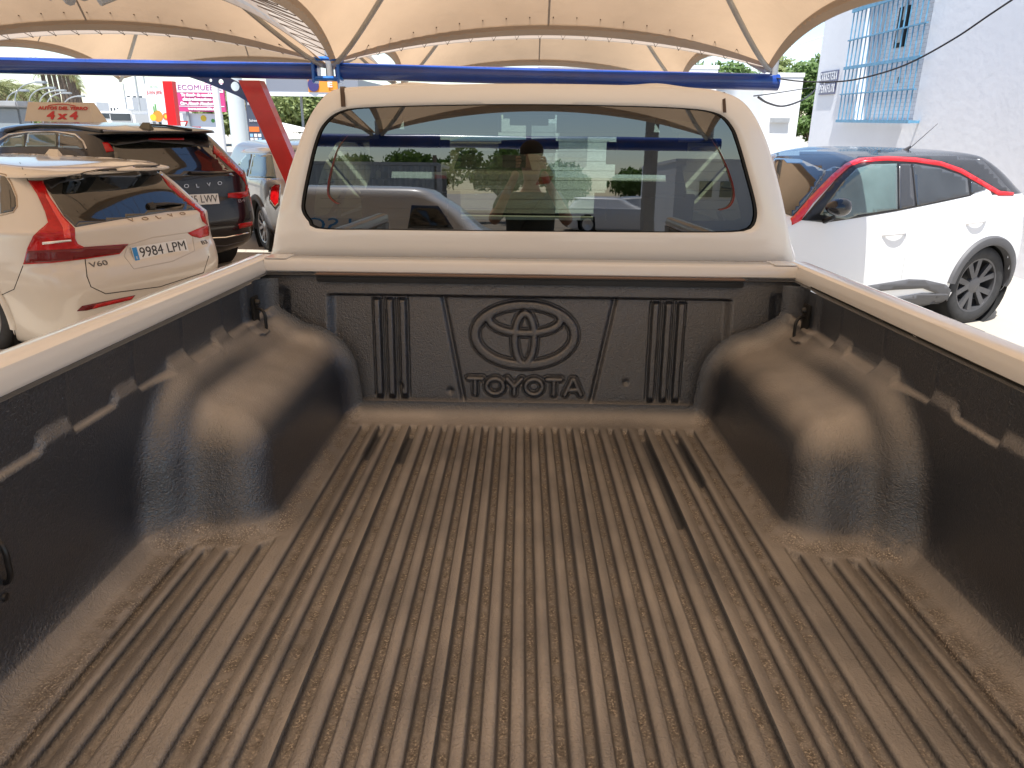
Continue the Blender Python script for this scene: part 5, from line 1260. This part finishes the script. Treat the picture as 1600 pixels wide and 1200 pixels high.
# triangular yield signs
for k, (px, py, s_) in enumerate(((287, 195, 8), (308, 203, 7))):
    c = hit(px, py, 1, 19); r_ = s_ * 18 / F; root = empty('yield_sign', ['larger red bordered triangular sign beside the red post', 'smaller red bordered triangular sign under the pink billboard'][k], 'road sign', (c.x, 19, 0))
    mb = MB(); mb.prism([(-r_, r_ * .7), (r_, r_ * .7), (0, -r_ * 1.05)], Matrix.Translation((0, 0, c.z)) @ Matrix.Rotation(R(90), 4, 'X'), .02); mb.build('border', M_['redsteel'], root)
    mb = MB(); mb.prism([(-r_ * .7, r_ * .52), (r_ * .7, r_ * .52), (0, -r_ * .7)], Matrix.Translation((0, -.012 - .02, c.z)) @ Matrix.Rotation(R(90), 4, 'X'), .012); mb.build('face', wh, root)
    mb = MB(); mb.tube([(0, .02, 0), (0, .02, c.z + r_ * .6)], .03, 8); mb.build('pole', M_['galv'], root)
# round no-turn sign
c = hit(30, 186, 1, 15.5); root = empty('round_road_sign', 'round red ringed no turn sign seen at an angle behind the black car', 'road sign', (c.x, 15.5, 0), R(-38)); r_ = .34
MX = Matrix.Translation((0, 0, c.z)) @ Matrix.Rotation(R(90), 4, 'X')
mb = MB(); mb.lathe([(0, 0), (r_, 0), (r_, .02), (0, .02)], MX, 32); mb.build('ring', mat('sign_red', (.80, .10, .03), .5), root)
mb = MB(); mb.lathe([(0, .024), (r_ * .74, .024), (r_ * .74, .02)], MX, 32); mb.build('face', wh, root)
mb = MB(); mb.prism([(.07, -.2), (.13, -.2), (.13, .10), (-.04, .10), (-.04, .17), (-.17, .07), (-.04, -.03), (-.04, .03), (.07, .03)], MX @ Matrix.Translation((0, 0, .026)), .004); mb.build('arrow', M_['letter'], root)
mb = MB(); mb.prism([(-.2, .17), (-.17, .2), (.2, -.17), (.17, -.2)], MX @ Matrix.Translation((0, 0, .032)), .004); mb.build('slash', mat('sign_red2', (.80, .10, .03), .5), root)
mb = MB(); mb.tube([(0, .03, 0), (0, .03, c.z + .2)], .03, 8); mb.build('pole', M_['galv'], root)
# grey van corner / container behind the sign
A = hit(-12, 167, 1, 13.2); B = hit(28, 167, 1, 13.2)
mb = MB(); root = empty('grey_kiosk', 'grey metal kiosk corner at the left edge behind the round sign', 'kiosk', (B.x - 1.3, 13.2, 0)); mb.box((0, .15, A.z * .5), (2.6, .3, A.z * 1.0), bev=.03); mb.build('walls', mat('kiosk_grey', (.25, .29, .31), .5), root)
mb = MB(); mb.box((0, .15, A.z + .05), (2.7, .5, .10), bev=.02); mb.build('roof', M_['galv'], root)
# roof box sign 4x4, standing on the roof of the black car
c = hit(102, 182, 1, 9.9); a1 = hit(49, 196, 1, 9.75); a2 = hit(155, 197, 1, 9.75)
wsg = (a2 - a1).length; rs = empty('roof_sign', 'beige roof sign reading 4 x 4 standing on the black car', 'sign', ((a1.x + a2.x) / 2, 9.75, a1.z - .04)); hh = hit(50, 166, 1, 9.75).z - a1.z
z0 = .09
mb = MB(); w2 = wsg / 2
mb.add([(-w2, -.12, z0), (w2, -.12, z0), (w2 * .84, 0, z0 + hh), (-w2 * .96, 0, z0 + hh), (-w2, .22, z0), (w2, .22, z0), (w2 * .84, .10, z0 + hh), (-w2 * .96, .10, z0 + hh)], [(0, 1, 2, 3), (1, 5, 6, 2), (5, 4, 7, 6), (4, 0, 3, 7), (3, 2, 6, 7), (0, 4, 5, 1)])
mb.build('board', mat('sign_beige', (.62, .52, .38), .6), rs)
Mx = frame((0, -.086, z0 + hh * .30), (1, 0, 0), (0, .12, hh)); red = mat('sign_letters', (.55, .03, .02), .5)
text('lettering', '4 x 4', Mx @ Matrix.Translation((.04, 0, .004)), hh * .60, red, rs, sx=1.35, bold=.006)
Mx = frame((0, -.042, z0 + hh * .68), (1, 0, 0), (0, .12, hh)); text('lettering', 'AUTOS DEL YERRO', Mx @ Matrix.Translation((.04, 0, .006)), hh * .25, red, rs, sx=1.25, bold=.002)
mb = MB(); mb.tube([Mx @ Vector((w2 * (-.35 + .8 * t), hh * (.14 + .10 * math.sin(math.pi * t)), .008)) for t in np.linspace(0, 1, 14)], .005, 5); mb.build('swoosh', red, rs)
mb = MB(); mb.box((-w2 * .6, .05, .0), (.06, .2, .1)); mb.box((w2 * .6, .05, .0), (.06, .2, .1)); mb.build('foot', M_['black'], rs)
# distant white town
for k, (x0, x1, top, Y, lab) in enumerate(((131, 170, 153, 150, 'long low white building on the skyline'), (168, 186, 152, 120, 'terracotta topped far white house'), (184, 206, 153, 90, 'bright white far building left of the thin pole'), (194, 228, 143, 100, 'pale three storey block with dark windows'), (182, 200, 172, 70, 'low white shop front in the distance'), (206, 262, 176, 62, 'white low wall house behind the fruit billboard'), (120, 150, 160, 140, 'small cream house beneath the palms'))):
    A = hit(x0, top, 1, Y); B = hit(x1, top, 1, Y)
    block('distant_building', lab, 'building', A.x, B.x, Y, Y + 12, A.z, M_['white'], [(a_, a_ + .13, .45 + .0, .62) for a_ in (.1, .38, .66)] + ([(a_, a_ + .13, .75, .88) for a_ in (.1, .38, .66)] if k in (3,) else []), group='far white buildings')
# small far vehicles on the road
def far_van(px, py, Y, col, label):
    c = hit(px, py, 1, Y); root = empty('distant_van', label, 'van', (c.x, Y, 0)); mb = MB()
    mb.box((0, 2, 1.05), (1.9, 4.2, 1.7), bev=.25); mb.build('body', col, root, smooth=True)
    mb = MB(); mb.box((0, -.13, 1.45), (1.5, .06, .5), bev=.02); mb.build('rear_window', M_['window'], root)
    mb = MB()
    for s_ in (-.8, .8):
        for y in (.6, 3.3): mb.lathe([(0, -.1), (.33, -.1), (.33, .1), (0, .1)], Matrix.Translation((s_, y, .33)) @ Matrix.Rotation(R(90), 4, 'Y'), 14)
    mb.build('wheels', M_['rubber'], root)
far_van(167, 180, 80, M_['white'], 'tiny white van on the distant road')
far_van(190, 184, 58, M_['paint'], 'white van parked by the distant shop front')
# white parasol at the filling station
c = hit(425, 200, 1, 26); root = empty('white_parasol', 'wide white parasol behind the red slanting post', 'parasol', (c.x, 26, 0))
mb = MB(); mb.lathe([(0, c.z + .25), (1.3, c.z - .02), (1.35, c.z - .1), (1.28, c.z - .04), (0, c.z + .2)], n=8); mb.build('canopy', M_['awning'], root); mb = MB(); mb.tube([(0, 0, 0), (0, 0, c.z + .2)], .03, 8); mb.build('pole', M_['galv'], root)

# ------------------------------------------------------------------ behind the camera (mirrored in the rear window)
VN = [(.20, .78, .25, 4.2), (.30, .86, .06, 4.35), (.5, .88, .02, 4.38), (.8, .88, .0, 4.34), (1.0, .875, .02, 4.15), (1.10, .86, .03, 3.7), (1.2, .84, .03, 3.4), (1.5, .80, .05, 3.0), (1.68, .76, .07, 2.7), (1.78, .66, .12, 2.5), (1.81, .4, .4, 2.2), (1.82, .01, 1.2, 1.3)]
van = Car('delivery_van', 'white small delivery van with dark lettering parked behind the camera', 'van', (-4.05, -7.0), -90, VN, M_['paint'], wheels=(.8, 3.5), wr=.32, z0=-.22, p=5)
van.patch('side_window', [(2.25, 1.22), (2.98, 1.22), (2.72, 1.55), (2.3, 1.56)], M_['dglass'], .006, .1, mode='left')
van.patch('side_stripe', [(.1, .62), (4.2, .60), (4.2, .66), (.1, .68)], M_['black'], .006, .12, mode='left')
# the van's left side faces the camera side (+Y)
for s_, y, z, h, wd in (('ALSOL', 1.05, 1.25, .26, 1.3), ('950 100 200', 2.9, .98, .10, .9)):
    V, Fc = text_geo(s_, h, .002); k = wd / (max(v.x for v in V) - min(v.x for v in V))
    obj('lettering', [(-.90 + (0 if v.z > 0 else .004), y - v.x * k, z + v.y) for v in V], Fc, M_['plateblue'] if h > .2 else M_['letter'], van.root)
# corrugated shed wall
sh = empty('grey_shed', 'grey corrugated shed behind the delivery van', 'shed', (-4.9, -15, 0)); V = []; Fc = []; n = 120
for i in range(n + 1):
    x = -2.4 + 4.8 * i / n; y = .03 * math.sin(i * 1.6)
    V += [(x, y, 0), (x, y, 2.15)]
Fc = [(2 * i, 2 * i + 2, 2 * i + 3, 2 * i + 1) for i in range(n)]
obj('wall', V, Fc, mat('corrugated', (.42, .45, .46), .5, metal=.3), sh); mb = MB(); mb.box((0, -1.5, 2.2), (5, 3, .08)); mb.build('roof', M_['galv'], sh)
mb = MB(); mb.box((0, -3, 1.05), (4.8, .1, 2.1)); mb.build('back_wall', M_['galv'], sh)
mb = MB(); mb.box((2.53, -.02, 1.1), (.14, .14, 2.2)); mb.build('corner_post', M_['galv'], sh)
mb = MB(); mb.tube([(0, 0, 0), (0, 0, 3.4)], [.15, .13], 8); o = mb.build('concrete_pole', M_['concrete'], None, True); o.location = (2.55, -9.4, 0); tag(o, 'grey concrete pole behind the camera', 'pole')
mb = MB(); mb.tube([(0, 0, 0), (0, 0, 2.6)], [.09, .07], 7); o = mb.build('wooden_post', M_['wood'], None, True); o.location = (-3.0, -19, 0); tag(o, 'rough wooden post by the dirt lot', 'post')
block('white_cottage', 'low white cottage with two small windows behind the camera', 'building', 5.4, 11, -27, -20, 2.55, M_['white'])
ctg = [o for o in C.objects if o.get('label', '').startswith('low white cottage')][0]
mb = MB(); mb.box((-1.7, 7.03, 1.7), (.45, .06, .5)); mb.build('window', M_['window'], ctg); mb = MB(); mb.box((-1.0, 7.03, 1.7), (.4, .06, .5)); mb.build('window', M_['window'], ctg)
for k, (x, y) in enumerate(((-1.5, -34), (-5.5, -32), (-10, -35), (3, -44), (8.5, -46), (14, -45))):
    tree('tree', ['bushy tree behind the wooden post', 'bushy tree behind the grey shed', 'tree beyond the shed at the far side', 'far tree across the dirt lot', 'far tree behind the cottage', 'farthest tree on the cottage side'][k], (x, y, 0), 3.6 if k < 3 else 3.0, 2.6, 3500, .16, M_['leaf'], 'trees behind the camera')
far = Car('far_saloon', 'white car parked across the dirt lot behind the camera', 'car', (2.0, -26.0), -80, V60, M_['paint'], wheels=(.98, 3.85), wheeldetail=False, N=80, sub=3)
far2 = Car('far_saloon', 'silver car parked across the dirt lot behind the camera', 'car', (-.4 + 7, -27.0), 95, V60, M_['silver'], wheels=(.98, 3.85), wheeldetail=False, N=80, sub=3)
pal = empty('timber_pile', 'pile of timber planks on the dirt lot', 'timber', (1.9, -15, 0)); 
for k in range(5):
    mb = MB(); mb.box((random.uniform(-.2, .2), k * .3 - .6, .06 + (k % 2) * .09), (2.4, .2, .06), rz=random.uniform(-.1, .1)); mb.build('plank', M_['wood'], pal)

# the photographer, standing behind the camera
def skinned(name, nodes, edges, m, parent, sub=2):
    me = bpy.data.meshes.new(name); me.from_pydata([n_[:3] for n_ in nodes], edges, []); o = bpy.data.objects.new(name, me); C.objects.link(o)
    md = o.modifiers.new('s', 'SKIN'); md.use_smooth_shade = True
    for i, n_ in enumerate(nodes): me.skin_vertices[0].data[i].radius = (n_[3], n_[4] if len(n_) > 4 else n_[3]); me.skin_vertices[0].data[i].use_root = (i == 0)
    o.modifiers.new('u', 'SUBSURF').levels = sub
    dg = bpy.context.evaluated_depsgraph_get(); me2 = bpy.data.meshes.new_from_object(o.evaluated_get(dg)); bpy.data.objects.remove(o)
    me2.materials.clear(); me2.materials.append(m); me2.name = name
    for p_ in me2.polygons: p_.use_smooth = True
    o2 = bpy.data.objects.new(name, me2); C.objects.link(o2); o2.parent = parent; return o2
man = empty('person', 'person in a grey t-shirt holding up a phone behind the truck', 'person', (.06, -.48, 0))
bodyn = [(0, 0, .95, .15, .11), (0, 0, 1.10, .145, .10), (0, 0, 1.28, .165, .11), (0, 0, 1.42, .17, .10), (0, 0, 1.50, .10, .08), (0, .01, 1.58, .055), (0, .02, 1.64, .06), (0, .02, 1.70, .085, .095), (0, .02, 1.77, .082, .095), (0, .02, 1.83, .05),
    (-.19, 0, 1.47, .062), (-.27, .06, 1.34, .048), (-.23, .26, 1.40, .038), (-.10, .41, 1.66, .026), (.19, 0, 1.47, .062), (.27, .06, 1.34, .048), (.23, .26, 1.40, .038), (.07, .41, 1.66, .026),
    (-.10, 0, .86, .10), (-.11, .01, .50, .065), (-.12, 0, .10, .045), (-.12, .12, .04, .04), (.10, 0, .86, .10), (.11, .01, .50, .065), (.12, 0, .10, .045), (.12, .12, .04, .04)]
be = [(0, 1), (1, 2), (2, 3), (3, 4), (4, 5), (5, 6), (6, 7), (7, 8), (8, 9), (3, 10), (10, 11), (11, 12), (12, 13), (3, 14), (14, 15), (15, 16), (16, 17), (0, 18), (18, 19), (19, 20), (20, 21), (0, 22), (22, 23), (23, 24), (24, 25)]
skinned('body', bodyn, be, M_['skin'], man)
shn = [(0, 0, .93, .175, .135), (0, 0, 1.10, .170, .125), (0, 0, 1.28, .190, .13), (0, 0, 1.42, .195, .125), (0, 0, 1.505, .12, .10), (-.19, 0, 1.47, .085), (-.26, .05, 1.37, .072), (.19, 0, 1.47, .085), (.26, .05, 1.37, .072)]
skinned('t_shirt', shn, [(0, 1), (1, 2), (2, 3), (3, 4), (3, 5), (5, 6), (3, 7), (7, 8)], M_['shirt'], man)
trn = [(0, 0, .94, .165, .125), (-.10, 0, .84, .115), (-.11, .01, .50, .085), (-.12, 0, .12, .07), (.10, 0, .84, .115), (.11, .01, .50, .085), (.12, 0, .12, .07)]
skinned('trousers', trn, [(0, 1), (1, 2), (2, 3), (0, 4), (4, 5), (5, 6)], M_['trouser'], man)
mb = MB(); bm = bmesh.new(); bmesh.ops.create_icosphere(bm, subdivisions=3, radius=1); mb.add([Vector((v.co.x * .088, v.co.y * .10 - .0, v.co.z * .075 + 1.80)) for v in bm.verts], [[v.index for v in f.verts] for f in bm.faces]); bm.free(); mb.build('hair', M_['hair'], man, smooth=True)
for s_ in (-1, 1):                                 # hands: palm and five bent fingers round the phone edge
    hx = -.055 if s_ < 0 else .035; nod = [(hx * 1.4 + s_ * .02, .405, 1.665, .022, .014), (hx + s_ * .045, .43, 1.71, .026, .012)]; ed = [(0, 1)]
    for f_ in range(4):
        b0 = len(nod); L = (.058, .066, .062, .050)[f_]; z = 1.735 - f_ * .018
        nod += [(hx + s_ * .050, .438, z, .009), (hx + s_ * .046, .462, z + .004, .008), (hx + s_ * (.046 - L * .45), .474, z + .006, .007)]; ed += [(1, b0), (b0, b0 + 1), (b0 + 1, b0 + 2)]
    b0 = len(nod); nod += [(hx + s_ * .034, .415, 1.695, .010), (hx + s_ * .010, .418, 1.715, .009), (hx - s_ * .006, .424, 1.73, .008)]; ed += [(0, b0), (b0, b0 + 1), (b0 + 1, b0 + 2)]
    skinned('hand', nod, ed, M_['skin'], man, 1)
ph = MB(); ph.box((-.06, -.035, 1.715), (.155, .009, .075), bev=.003); o = ph.build('phone', M_['black'], None, True); tag(o, 'black phone held up in both hands of the person', 'phone')
# bag strap with buckle across the shirt
mb = MB(); st = [(.10, .085, 1.52), (.03, .135, 1.43), (-.06, .15, 1.30), (-.12, .14, 1.18), (-.17, .10, 1.05)]
mb.tube(catmull(st, 5, False), .013, 8, flat=.35); mb.build('bag_strap', M_['trouser'], man, smooth=True)
